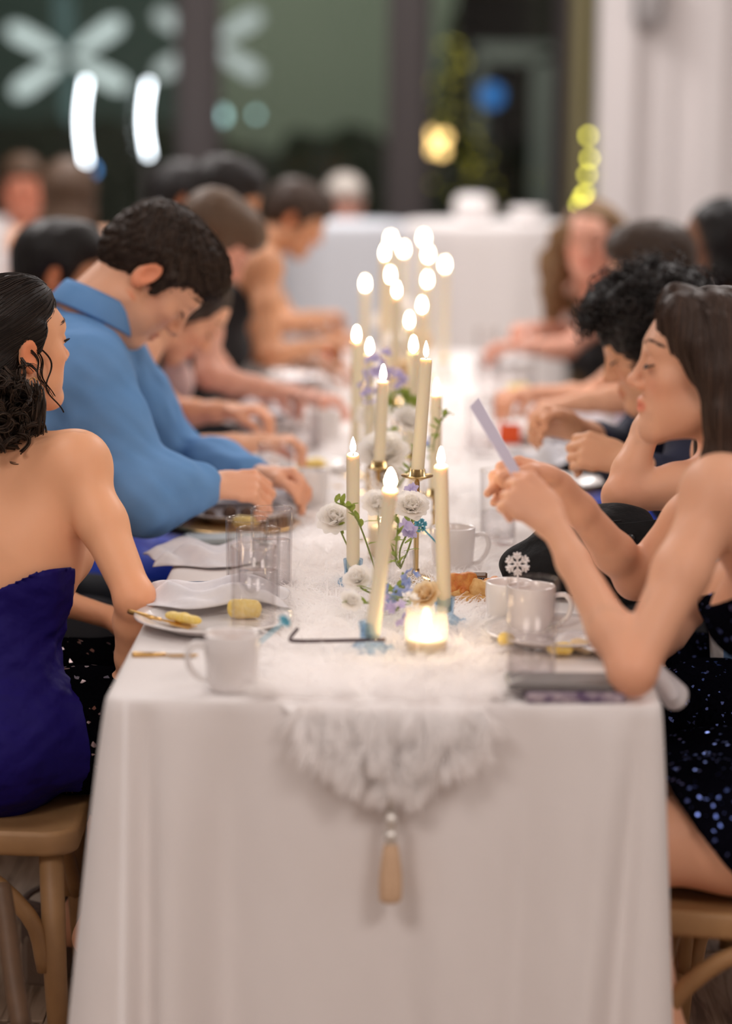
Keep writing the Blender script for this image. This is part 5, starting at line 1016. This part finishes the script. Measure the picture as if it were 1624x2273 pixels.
# right-hand setting
p3 = V(.262, .385, TZ + .003); plate(p3, .115, 'white plate with crumbs and yellow bits in front of the woman with the card'); chunk('crust', Zp(1243, 1440, TZ + .014), (.035, .022, .012), .2, 'lemon', 'yellow crust on the crumb plate', seed=2); chunk('crust', Zp(1300, 1432, TZ + .016), (.045, .03, .014), -.3, 'petal_cream', 'pale flaky crust on the crumb plate near the elbow', seed=8, amp=.3); chunk('crust', Zp(1122, 1418, TZ + .022), (.022, .014, .012), 0, 'lemon', 'small yellow crust beside the right front glass', seed=4)
bar_tool('fork', Zp(1212, 1402, TZ + .02), Zp(1240, 1378, TZ + .045), 'dark fork tip sticking up behind the right front glass', 'steel', 'fork'); _a, _b = D(1440, 1488, 3.46), D(1500, 1545, 3.46); sd = SDF(); sd.chain([_a - V(.03, 0, 0), _a, _b], [.014, .016, .019], k=.012); sd.cap(_a + V(.01, -.02, .0), _b + V(-.006, -.018, .006), .011, .012, k=.006); sd.warp(lambda p: .003 * sines(p, 90, 3)); v, f = sd.mesh(.003); o = mesh_obj('napkin', v - _a, f, 'napkin'); o.location = tuple(_a); tag(o, 'white napkin hanging off the right table edge by the elbow', 'napkin', 'crumpled white napkins')
napkin(V(.315, .31, TZ + .016), .13, .08, radians(-20), 'thin white napkin under the forearm of the woman with the card', 17, .014)
# card in the hands
ct, cb = D(1052, 893, 3.66), D(1146, 1052, 3.56); wd_ = unit(V(.16, 1, .02)) * .05; g = G(); n_ = unit(np.cross(ct - cb, wd_)) * .0004
vv = np.array([cb - wd_ * .8, cb + wd_ * .8, ct + wd_, ct - wd_]); g.add(np.concatenate([vv + n_, vv - n_]), [(0, 1, 2, 3), (7, 6, 5, 4), (0, 4, 5, 1), (1, 5, 6, 2), (2, 6, 7, 3), (3, 7, 4, 0)]); tag(g.obj('greeting_card', 'lavender_card', smooth=False), 'lavender paper card held by the woman on the right', 'card')
# black fabric bag
bc = V(.325, .765, TZ); t = empty('fabric_bag', bc, 0, 'black fabric bag slumped on the table behind the forearm', 'bag'); sd = SDF()
sd.ell(bc + V(-.035, 0, .048), (.105, .07, .055), None, .04); sd.ell(bc + V(-.015, 0, .085), (.06, .05, .05), None, .04); sd.ell(bc + V(.03, .01, .085), (.095, .065, .065), RY(-.3), .04); sd.ell(bc + V(.06, 0, .045), (.085, .075, .05), None, .04); sd.clip(lambda p: TZ + .002 - p[..., 2]); sd.warp(lambda p: .006 * sines(p, 34, 5) + .003 * sines(p, 75, 6))
v, f = sd.mesh(.005); mesh_obj('body', v, f, 'bag_cloth', t, world=True); g = G(); g.box(bc + V(.085, -.045, .105), (.085, .006, .055), RY(-.12) @ RX(-.35), bev=.002); g.obj('flap', 'bag_cloth', t, world=True); g = G(); g.lathe([(0, .002), (.006, .0015), (.007, -.001)], 14, bc + V(.075, -.058, .108), RX(radians(70))); g.obj('button', 'black_plastic', t, world=True)
g = G(); g.tube(spline([bc + V(.125, -.03, .11), bc + V(.14, -.03, .07), bc + V(.148, -.035, .02)], 8), .005, 8, flat=.5); g.obj('strap', 'bag_cloth', t, world=True); g = G(); g.tube(spline([bc + V(-.06, -.045, .115), bc + V(.0, -.05, .128), bc + V(.06, -.048, .135)], 10), .0016, 6); g.obj('seam', 'black_cloth', t, world=True)
# bread in a small dark slatted basket
bb = V(.150, .74, TZ + .002); t = empty('bread_basket', bb, 0, 'small dark slatted basket of bread beside the right front taper', 'basket')
for i in range(4): 
    g = G(); g.box((.0, 0, .010 + i * .008), (.030, .030, .003)); g.obj('slat', 'wood_dark', t, smooth=False)
for sx in (-.014, .014):
    g = G(); g.box((sx, -.015, .020), (.003, .003, .04)); g.obj('upright', 'wood_dark', t, smooth=False)
for i, (px, py, sz, rz, m, lb) in enumerate(((1018, 1296, (.055, .034, .036), .5, 'bread_top', 'orange-brown crusty roll leaning on the basket'), (1045, 1325, (.105, .024, .020), -.08, 'bread', 'long golden breadstick lying before the basket'), (1072, 1305, (.045, .026, .026), .2, 'bread', 'short golden roll right of the basket'), (1090, 1302, (.028, .022, .024), .1, 'bread_top', 'small reddish roll touching the cocoa mug'), (1008, 1312, (.05, .02, .018), .3, 'bread', 'pale breadstick behind the right front taper'))):
    c = D(px, py, 3.97 + .01 * (i % 2)); chunk('bread_roll', c, sz, rz, m, lb, 'bread', 'bread by the basket', seed=20 + i, amp=.22)
# blurred settings further down the table
for px, py, r, lb in ((690, 1046, .10, 'blurred white plate with golden food beyond the near glasses'), (590, 950, .11, 'blurred white plate in front of the girl in royal blue'), (1215, 975, .11, 'blurred white plate before the curly-haired boy'), (1160, 885, .11, 'blurred white plate with yellow food before the woman in dark blue'), (660, 850, .11, 'blurred white plate before the girl in pale pink'), (1240, 1085, .10, 'white plate half hidden by the hands with the card'), (720, 800, .11, 'blurred white plate near the far end on the left'), (1120, 810, .11, 'blurred white plate near the far end on the right')): plate(Zp(px, py, TZ + .003), r, lb)
for px, py, sz, lb in ((690, 1030, (.06, .035, .022), 'golden fried piece on the blurred left plate'), (1150, 862, (.06, .04, .02), 'pale yellow piece on the blurred right plate')): chunk('fritter', Zp(px, py, TZ + .02), sz, .3, 'lemon', lb, seed=9)
for px, py, lb, s_ in ((575, 925, 'crumpled napkin before the girl in royal blue', 3), (1165, 905, 'crumpled napkin before the woman in dark blue', 11), (1225, 1020, 'crumpled napkin behind the hands with the card', 13), (1330, 945, 'crumpled foil-grey napkin beside the curly-haired boy', 15)): napkin(Zp(px, py, TZ + .02), .17, .13, .3 * s_, lb, s_, .05)
for px, py, rz, lb, w3 in ((1130, 975, .05, 'small orange-red box on the cloth behind the lavender card', (.052, .03, .046)), (737, 792, .7, 'small orange-red box near the far candles on the left', (.06, .03, .035))):
    c = V(*Zp(px, py + 8, TZ + .002)); g = G(); g.box((0, 0, w3[2] / 2), w3, RZ(rz), bev=.001); o = g.obj('small_box', 'orange_box', smooth=False); o.location = tuple(c); tag(o, lb, 'box')
bar_tool('knife', Zp(655, 1076, TZ + .012), Zp(760, 1080, TZ + .012), 'gold knife beyond the blurred white mug on the left', 'gold')

# ------------------------------------------------------------------ flowers
def petal_patch(L, W, cup, curl, n=4):
    v = []; 
    for i in range(n + 1):
        t = i / n; w_ = W * (sin(pi * (t * .86 + .10)) ** .8)
        for j in range(4):
            s_ = (j / 3 - .5) * 2; v.append((s_ * w_ / 2, t * L, cup * L * (t * t * .9) - curl * L * max(t - .7, 0) * 2 + cup * L * .25 * s_ * s_))
    f = [(i * 4 + j, i * 4 + j + 1, (i + 1) * 4 + j + 1, (i + 1) * 4 + j) for i in range(n) for j in range(3)]; return np.array(v), f
def blossom(g, c, r, d, layers=4, seed=0, n0=5):
    R = frame_to(d); rg = np.random.default_rng(seed)
    for l in range(layers):
        q = (l + 1) / layers; n = n0 + l * 2
        for k in range(n):
            v, f = petal_patch(r * (.55 + .5 * q), r * (.65 + .35 * q), .95 - .75 * q + rg.normal(0, .06), .25 * q); a = k * 2 * pi / n + l * .5 + rg.normal(0, .1); tl = radians(78 - 62 * q) + rg.normal(0, .08); v = v @ RX(tl).T; g.add(v @ RZ(a).T @ R.T + np.asarray(c) - R[:, 2] * r * .15, f)
def small_flower(g, c, r, d, seed=0):
    R = frame_to(d); rg = np.random.default_rng(seed)
    for k in range(5):
        v, f = petal_patch(r, r * .75, .15, .1, 3); a = k * 2 * pi / 5 + rg.normal(0, .12); v = v @ RX(rg.normal(.25, .2)).T; g.add(v @ RZ(a).T @ R.T + np.asarray(c), f)
def flower(kind, head, foot, r, m, label, seed=0, group='cut flowers along the table', layers=4):
    head = np.asarray(head, float); foot = np.asarray(foot, float); t = empty(kind, foot, 0, label, 'flower', group); h = head - foot; rg = np.random.default_rng(seed); face = unit(V(rg.normal(0, .35), -.75, .75))
    g = G(); mid = h * .5 + V(rg.normal(0, .012), 0, 0); g.tube(spline([(0, 0, 0), mid, h - face * r * .12], 10), .0016, 6); g.obj('stem', 'stem', t); g = G()
    if kind in ('ranunculus', 'rose', 'carnation'): blossom(g, h, r, face, layers, seed)
    elif kind == 'sweet_pea':
        for k in range(4): small_flower(g, h + rg.normal(0, r * .5, 3), r * .9, unit(V(*rg.normal(0, .6, 3)) + V(0, -.7, .2)), seed + k)
    else:
        for k in range(16 if r > .03 else 9): q = rg.normal(0, 1, 3); q /= np.linalg.norm(q); small_flower(g, h + q * r * np.array([.8, .8, 1.0]) * rg.uniform(.5, 1), r * .42, unit(q + V(0, -.5, .2)), seed + k)
    g.obj('blossom', m, t)
    g = G()
    for k in range(3):
        v, f = petal_patch(.028, .010, .1, .2, 3); g.add(v @ RX(rg.uniform(-.2, .7)).T @ RZ(rg.uniform(0, 6.28)).T + h * rg.uniform(.45, .85), f)
    g.obj('leaves', 'green_leaf', t); return t
def bud_vase(c, label, r=.024, h=.062):
    t = empty('bud_vase', c, 0, label, 'vase', 'small glass bud vases'); g = G(); a = np.linspace(0, 2 * pi, 48, endpoint=False); pr = [(0, .002), (r * .9, .001), (r, .006), (r, h * .6), (r * .92, h), (r * .86, h), (r * .9, h * .6), (r * .88, .008), (0, .006)]
    vv = np.concatenate([np.c_[q[0] * (1 + .03 * np.cos(a * 16)) * np.cos(a), q[0] * (1 + .03 * np.cos(a * 16)) * np.sin(a), np.full(48, q[1])] for q in pr]); g.add(vv, [(i * 48 + j, i * 48 + (j + 1) % 48, (i + 1) * 48 + (j + 1) % 48, (i + 1) * 48 + j) for i in range(len(pr) - 1) for j in range(48)]); g.obj('ribbed_glass', 'glass', t); return t
v1 = V(*Zp(888, 1300, FZ)); bud_vase(v1, 'small ribbed glass bud vase behind the leaning taper')
v2 = V(*Zp(858, 1372, FZ)); bud_vase(v2, 'low glass bud vase hidden by blue flowers at the front', .022, .045); v3 = V(*Zp(850, 1160, FZ)); bud_vase(v3, 'glass bud vase under the large white carnation'); v4 = V(*Zp(850, 1000, FZ)); bud_vase(v4, 'glass bud vase under the lilac delphinium'); v5 = V(*Zp(960, 1110, FZ)); bud_vase(v5, 'glass bud vase under the leafy sprig'); v6 = V(*Zp(905, 1010, FZ)); bud_vase(v6, 'glass bud vase under the green hydrangea')
up3 = V(0, 0, .03)
flower('ranunculus', D(912, 1125, 4.02), v1 + up3, .031, 'petal_white', 'white ranunculus between the leaning taper and the right front taper', 1, layers=5)
flower('sweet_pea', D(903, 1183, 3.95), v1 + up3, .016, 'petal_lilac', 'drooping lilac bloom under the white ranunculus', 2); flower('sweet_pea', D(918, 1092, 4.05), v1 + up3, .013, 'petal_lilac', 'tiny lilac bloom above the white ranunculus', 3)
flower('carnation', D(745, 1152, 4.1), v1 + V(-.07, 0, .03), .034, 'petal_white', 'soft white bloom left of the left front taper', 4); flower('rose', D(795, 1285, 3.86), v2 + up3, .026, 'petal_white', 'white rose with green sepals left of the leaning taper', 5); flower('rose', D(778, 1335, 3.78), v2 + V(-.01, 0, .02), .020, 'petal_white', 'low white rosebud at the foot of the left front taper', 6)
flower('delphinium', D(880, 1308, 3.76), v2 + up3, .026, 'petal_blue', 'sky blue delphinium cluster right of the leaning taper', 7); flower('delphinium', D(912, 1290, 3.80), v2 + up3, .022, 'petal_blue', 'pale blue delphinium above the votive', 8); flower('delphinium', D(880, 1350, 3.68), v2 + V(.01, 0, .01), .024, 'petal_lilac', 'lavender blossom cluster low behind the votive', 9); flower('rose', D(945, 1322, 3.76), v2 + up3, .026, 'petal_cream', 'cream rose touching the right front taper', 10); flower('delphinium', D(912, 1335, 3.70), v2 + up3, .018, 'petal_white', 'small white blossoms just above the votive', 24)
flower('carnation', D(850, 1010, 4.55), v3 + up3, .052, 'petal_white', 'large ruffled white carnation behind the left front taper', 11, layers=6); flower('carnation', D(862, 1065, 4.5), v3 + up3, .036, 'petal_white', 'white bloom below the large ruffled carnation', 12, layers=5); flower('rose', D(838, 1120, 4.2), v1 + V(-.03, 0, .02), .030, 'petal_white', 'white rose behind the flame of the leaning taper', 25)
flower('delphinium', D(838, 815, 4.85), v4 + up3, .034, 'petal_lilac', 'lilac delphinium spike beside the tapers', 13); flower('delphinium', D(815, 870, 4.85), v4 + up3, .024, 'petal_lilac', 'lower lilac delphinium by the leftmost tapers', 14); flower('delphinium', D(880, 845, 4.9), v4 + up3, .026, 'petal_lilac', 'pale lilac delphinium left of the tallest taper', 15)
flower('hydrangea', D(890, 900, 4.85), v6 + up3, .036, 'green_leaf', 'yellow-green hydrangea left of the tallest taper', 16); flower('carnation', D(905, 935, 4.8), v6 + up3, .036, 'petal_white', 'white bloom under the green hydrangea', 17, layers=5); flower('hydrangea', D(870, 965, 4.7), v6 + up3, .018, 'green_leaf', 'small green blossom above the large ruffled carnation', 18); flower('delphinium', D(955, 965, 4.6), v5 + up3, .020, 'petal_blue', 'blue blossom behind the tallest taper', 19); flower('carnation', D(830, 925, 5.2), v4 + V(0, .3, .03), .040, 'petal_white', 'blurred white bloom behind the wax-dripped taper', 20)
for i, (px, py, d) in enumerate(((880, 770, 6.0), (905, 830, 5.6), (860, 720, 6.6), (925, 760, 6.3), (890, 690, 7.0))): f0 = V(*D(px, py, d)); flower('carnation', f0, V(f0[0], f0[1], FZ + .01), .045, 'petal_white' if i % 2 == 0 else 'petal_cream', ('first', 'second', 'third', 'fourth', 'last')[i] + ' of the blurred pale blooms among the far candles', 30 + i)
def sprig(foot, pts, label, seed):
    t = empty('leafy_sprig', foot, 0, label, 'flower', 'cut flowers along the table'); rg = np.random.default_rng(seed); g = G(); pth = spline([V(*p) - foot for p in pts], 16); g.tube(pth, .0014, 6); g.obj('stem', 'stem', t)
    for k in range(5, 16, 1):
        g = G(); v, f = petal_patch(.020, .010, .2, .2, 3); g.add(v @ RX(rg.uniform(-.3, .9)).T @ RZ(rg.uniform(0, 6.28)).T + pth[k], f); g.obj('leaf', 'green_leaf', t)
sprig(v5 + up3, [v5 + up3, D(962, 990, 4.5), D(978, 935, 4.45), D(995, 915, 4.42)], 'leafy green sprig right of the tallest taper', 3); sprig(v1 + V(-.04, 0, .02), [v1 + V(-.04, 0, .02), D(800, 1170, 3.95), D(775, 1130, 3.9), D(745, 1115, 3.9)], 'bright green bud stem crossing the left front taper', 4); sprig(v1 + up3, [v1 + up3, D(878, 1240, 3.85), D(884, 1150, 3.85)], 'green stem rising from the ribbed bud vase', 5); sprig(v3 + up3, [v3 + up3, D(900, 1055, 4.4), D(925, 1000, 4.4)], 'thin green stem left of the tallest taper', 6)
# ------------------------------------------------------------------ background: draped tables, lights, garden outside
def draped_table(px, d, r, h, label, m, seed):
    c = D(px, 500, d); t = empty('cocktail_table', (c[0], c[1], 0), 0, label, 'table', 'white draped cocktail tables'); n = 96; a = np.linspace(0, 2 * pi, n, endpoint=False); rg = np.random.default_rng(seed); rows = []
    for s_, z in ((.02, h), (.6, h), (.96, h), (1.0, h - .006), (1.01, h - .02)): rows.append(np.c_[r * s_ * np.cos(a), r * s_ * np.sin(a), np.full(n, z)])
    for q in np.linspace(.06, 1, 12): w_ = r * (1.01 + .02 * q + .045 * q * np.sin(a * 13 + 1.2 * np.sin(a * 3 + seed)) + .02 * q); rows.append(np.c_[w_ * np.cos(a), w_ * np.sin(a), np.full(n, h - .02 - q * (h - .03))])
    vv = np.concatenate(rows); mesh_obj('cloth', vv, [(i * n + j, i * n + (j + 1) % n, (i + 1) * n + (j + 1) % n, (i + 1) * n + j)[::-1] for i in range(len(rows) - 1) for j in range(n)] + [tuple(range(n))], m, t); g = G(); g.tube([(0, 0, 0), (0, 0, h - .01)], .03, 12); g.obj('pedestal', 'steel', t); return c
mat('linen_blue', (.62, .65, .70), .85)
cA = draped_table(1075, 9.9, .33, 1.10, 'tall cocktail table with white cloth behind the candles, carrying two white vases', 'linen', 1); cB = draped_table(765, 10.0, .27, 1.09, 'tall cocktail table with pale bluish cloth left of the far candles', 'linen_blue', 2)
def vase(px, py, d, z0, label, prof):
    c = D(px, py, d); t = empty('white_vase', (c[0], c[1], z0), 0, label, 'vase'); g = G(); g.lathe(prof, 32); g.obj('vessel', 'porcelain', t); return t
vase(1050, 480, 9.85, 1.102, 'rounded white vase on the white cocktail table', [(0, .0), (.05, 0), (.075, .02), (.082, .06), (.075, .095), (.055, .11), (.045, .105), (.05, .09), (0, .03)]); vase(1168, 495, 9.9, 1.102, 'low white bowl on the right of the white cocktail table', [(0, 0), (.035, 0), (.06, .015), (.075, .04), (.07, .058), (.06, .055), (.05, .02), (0, .01)])
# lamps and lights
emis('tube_light', (.86, .94, 1.0), 9); emis('snow_light', (.78, .85, .83), .95); emis('snow_faint', (.40, .60, .58), .20); emis('snow_light_dim', (.72, .76, .74), .75); emis('amber', (1.0, .60, .22), 5.0); emis('amber_dim', (.8, .5, .22), 2.2); emis('yellow_bulb', (.85, .78, .10), 9); emis('blue_sign', (.05, .28, .80), .75); emis('teal_bulb', (.45, .70, .70), 3); emis('blue_bulb', (.15, .40, .9), 3)
def tube_lamp(px, y0, y1, d, label, m='tube_light'):
    a, b = D(px, y0, d), D(px, y1, d); t = empty('tube_lamp', (b[0], b[1], 0), 0, label, 'lamp', 'vertical tube lamps'); k = np.linspace(0, 1, 14); pth = np.array([a + (b - a) * q + V(-.022 * sin(pi * q) + .012, 0, 0) for q in k]); g = G(); g.tube(pth, .012, 10); g.obj('tube', m, t, world=True); g = G(); g.tube([(b[0], b[1], 0), b - V(0, 0, .02)], .008, 8); g.lathe([(0, 0), (.10, 0), (.10, .01), (0, .012)], 20, (b[0], b[1], 0)); g.obj('stand', 'mullion', t, world=True)
tube_lamp(186, 178, 362, 11.6, 'brighter vertical white tube lamp on the left before the windows'); tube_lamp(325, 182, 346, 11.8, 'second vertical white tube lamp, nearer the dark window post')
def snowflake_lamp(px, py, d, L, label, m, extra=0):
    c = D(px, py, d); t = empty('snowflake_light', (c[0], c[1], c[2]), 0, label, 'light', 'large snowflake lights in the garden')
    for k in range(6):
        a = radians(60 * k + 30 + extra); g = G(); sd = [(.04, .0), (.09, .035), (L * .5, .055), (L * .85, .06), (L, .03)]; out = [(q, w_) for q, w_ in sd] + [(q, -w_) for q, w_ in sd[::-1]]; R = np.stack([V(cos(a), 0, sin(a)), V(-sin(a), 0, cos(a)), V(0, -1, 0)], 1); g.prism(out, -.02, .02, R); g.obj('petal', m if k % 3 != 1 else 'snow_faint', t, smooth=False)
    g = G(); g.tube([(0, .05, -c[2]), (0, .05, 0)], .012, 8); g.obj('pole', 'mullion', t)
snowflake_lamp(150, 128, 15.5, .42, 'large pale snowflake light beyond the left window', 'snow_light', 4); snowflake_lamp(462, 98, 16.0, .40, 'snowflake light half hidden by the dark window post', 'snow_light_dim')
def bulb(px, py, d, r, m, label, name='garden_bulb', cat='light', group=None, stake=True):
    c = D(px, py, d); o = empty(name, (c[0], c[1], 0 if stake else c[2]), 0, label, cat, group); z0 = c[2] if stake else 0
    g = G(); g.lathe([(0, -r), (r * .6, -r * .8), (r, 0), (r * .75, r * .7), (r * .3, r * 1.2), (0, r * 1.3)], 14, (0, 0, z0)); g.obj('bulb', m, o)
    g = G()
    if stake: g.tube([(0, 0, -.01), (0, 0, z0 - r * .9)], .006, 6)
    else: g.tube([(0, 0, r * 1.1), (0, 0, r * 2.2)], r * .35, 6)
    g.obj('stake' if stake else 'socket', 'mullion', o); return o
for px, py, d, r, m, lb in ((493, 258, 15, .035, 'teal_bulb', 'pale teal garden light right of the dark window post'), (568, 255, 15.5, .02, 'teal_bulb', 'faint teal garden light in the wide window'), (543, 382, 14.5, .018, 'amber_dim', 'amber garden light above the dark-haired heads'), (205, 378, 14, .022, 'blue_bulb', 'small blue garden light under the brighter tube lamp'), (945, 400, 14.5, .016, 'amber_dim', 'dim amber garden light right of the middle window post')): bulb(px, py, d, r, m, lb)
t = empty('lantern_cluster', D(972, 335, 14.2), 0, 'glowing amber lantern cluster beyond the window, right of the middle post', 'lantern'); base_ = D(972, 335, 14.2)
for px, py in ((955, 300), (985, 305), (955, 330), (980, 335), (968, 318)):
    c = D(px, py, 14.2) - base_; g = G(); g.lathe([(0, -.03), (.022, -.024), (.03, 0), (.022, .024), (0, .03)], 12, c); g.obj('lantern', 'amber', t)
g = G(); g.tube([(0, 0, .03), (0, 0, -base_[2])], .01, 6); g.obj('post', 'mullion', t)
# lit garden tree: dark cone with many tiny yellow lights
tc = D(1000, 330, 15.5); t = empty('fir_tree', (tc[0], tc[1], 0), 0, 'small fir tree strung with yellow lights beyond the window', 'tree'); mat('fir', (.03, .04, .015), .9); g = G(); rg_ = np.random.default_rng(2)
for k in range(9): z = .35 + k * .19; r_ = .46 * (1 - k / 9.5); g.lathe([(r_ * .3, z + .30), (r_, z), (r_ * .9, z - .02), (0, z + .06)], 18)
g.obj('foliage', 'fir', t); g = G(); g.tube([(0, 0, 0), (0, 0, .5)], .04, 8); g.obj('trunk', 'wood_dark', t); emis('tree_light', (.75, .62, .08), 1.3); g = G()
for k in range(70): z = rg_.uniform(.5, 2.0); r_ = .46 * (1 - (z - .35) / 1.8) + .02; a = rg_.uniform(pi, 2 * pi); g.lathe([(0, -.012), (.012, 0), (0, .012)], 6, (r_ * cos(a), r_ * sin(a), z))
o = g.obj('string_lights', 'tree_light', t); o['kind'] = 'stuff'
# string lights along the partition corner
for i, (px, py) in enumerate(((1305, 302), (1308, 352), (1303, 388), (1298, 430), (1292, 438), (1284, 455))): bulb(px, py, 11.0, .011, 'yellow_bulb', ('topmost', 'second', 'third', 'fourth', 'fifth', 'lowest')[i] + ' yellow fairy light at the edge of the white wall', 'fairy_light', 'light', 'yellow fairy lights by the white wall', False)
g = G(); g.tube([D(1306, 250, 11.02)] + [D(px, py, 11.02) for px, py in ((1305, 302), (1308, 352), (1303, 388), (1298, 430), (1284, 455))] + [D(1280, 520, 11.02)], .003, 5); tag(g.obj('fairy_light_wire', 'mullion'), 'dark wire carrying the yellow fairy lights by the white wall', 'wire')
# olive curtain beside the partition
mat('olive_curtain', (.23, .20, .105), .9); xa, xb = D(1268, 100, 11.5)[0], D(1326, 100, 11.5)[0]; yy = D(1300, 100, 11.5)[1]; g = G(); n = 40; xs = np.linspace(xa, xb + .25, n); prof = np.c_[xs, yy + .025 * np.sin((xs - xa) * 70)]; vv = np.concatenate([np.c_[prof, np.full(n, z)] for z in (.02, 1.2, 2.4, 3.55)]); o = mesh_obj('curtain', vv, [(i * n + j, i * n + j + 1, (i + 1) * n + j + 1, (i + 1) * n + j) for i in range(3) for j in range(n - 1)], 'olive_curtain'); md = o.modifiers.new('t', 'SOLIDIFY'); md.thickness = .006; tag(o, 'olive gathered curtain between the window and the white wall', 'curtain')
# sconce high on the white wall
c = Yp(1437, -10, YP - .06); t = empty('wall_sconce', c, 0, 'grey box sconce with dark edges high on the white wall', 'lamp'); mat('grey_metal', (.42, .40, .40), .4, .3); g = G(); g.box((0, 0, 0), (.09, .09, .26), bev=.006); g.obj('housing', 'grey_metal', t); g = G(); g.box((-.05, 0, 0), (.012, .10, .25)); g.obj('side_plate', 'black_plastic', t, smooth=False); g = G(); g.box((.05, 0, 0), (.008, .10, .27)); g.obj('side_plate', 'grey_case', t, smooth=False)
# garden outside
mat('facade', (.30, .32, .26), .9, var=(1.5, .3, (.26, .28, .24))); mat('hedge', (.020, .022, .012), .9, bump=(14, 1, .1)); mat('paving', (.05, .05, .045), .8); mat('gate_grey', (.30, .30, .29), .6); mat('teal_wall', (.11, .15, .14), .9)
g = G(); g.box((-1, 15.6, -.06), (16, 11.9, .1)); o = g.obj('garden_ground', 'paving', smooth=False); o['kind'] = 'structure'
xa, xb = Yp(470, 100, 15.5)[0], Yp(1010, 100, 15.5)[0]; g = G(); g.box(((xa + xb) / 2, 15.6, 2.6), (xb - xa, .2, 5.2)); tag(g.obj('garden_building', 'facade', smooth=False), 'plain grey-green building wall seen through the wide window', 'building')
g = G(); g.box((xa - 3.0, 17.0, 2.6), (5.9, .2, 5.2)); tag(g.obj('garden_wall', 'teal_wall', smooth=False), 'dark teal wall beyond the left window', 'wall')
xc = Yp(1340, 100, 17)[0]; g = G(); g.box(((xb + xc) / 2 + .6, 17.2, 2.6), (xc - xb + 2.4, .2, 5.2)); mat('night_wall', (.035, .032, .022), .9); tag(g.obj('dark_house', 'night_wall', smooth=False), 'dark house wall beyond the right-hand window', 'building')
sd = SDF(); rg_ = np.random.default_rng(9)
for x in np.linspace(-6.2, 2.2, 24): sd.ell((x, 14.6 + rg_.uniform(-.1, .1), .55), (.38, .32, .82 + rg_.uniform(-.12, .14)), None, .15)
sd.warp(lambda p: .04 * sines(p, 12, 4) + .025 * sines(p, 30, 5)); v, f = sd.mesh(.06); tag(mesh_obj('hedge', v, f, 'hedge'), 'dark clipped hedge along the garden outside the windows', 'hedge')
gx0, gx1 = Yp(1052, 120, 14.0)[0], Yp(1238, 120, 14.0)[0]; zb = Yp(1145, 118, 14.0)[2]; t = empty('garden_gateway', ((gx0 + gx1) / 2, 14.0, 0), 0, 'grey gateway frame beyond the right-hand window', 'gate')
for x0_, w_ in ((gx1 - .09, .16), (gx0 + .04, .06)): g = G(); g.box((x0_, 14.0, zb / 2), (w_, .12, zb)); g.obj('gate_post', 'gate_grey', t, smooth=False, world=True)
g = G(); g.box(((gx0 + gx1) / 2, 14.0, zb), (gx1 - gx0, .12, .12)); g.obj('lintel', 'gate_grey', t, smooth=False, world=True)
c = D(1090, 212, 16.2); t = empty('blue_sign', c, 0, 'small glowing blue sign beyond the right-hand window', 'sign'); g = G(); g.lathe([(0, -.02), (.075, -.02), (.075, .02), (0, .02)], 24, (0, 0, 0), RX(pi / 2)); g.obj('lit_face', 'blue_sign', t); g = G(); g.tube([(.079 * cos(q), 0, .079 * sin(q)) for q in np.linspace(0, 2 * pi, 25)], .008, 6, cap=False); g.obj('ring', 'mullion', t); g = G(); g.tube([(0, .03, .05), (0, .03, -c[2])], .012, 6); g.obj('post', 'mullion', t)
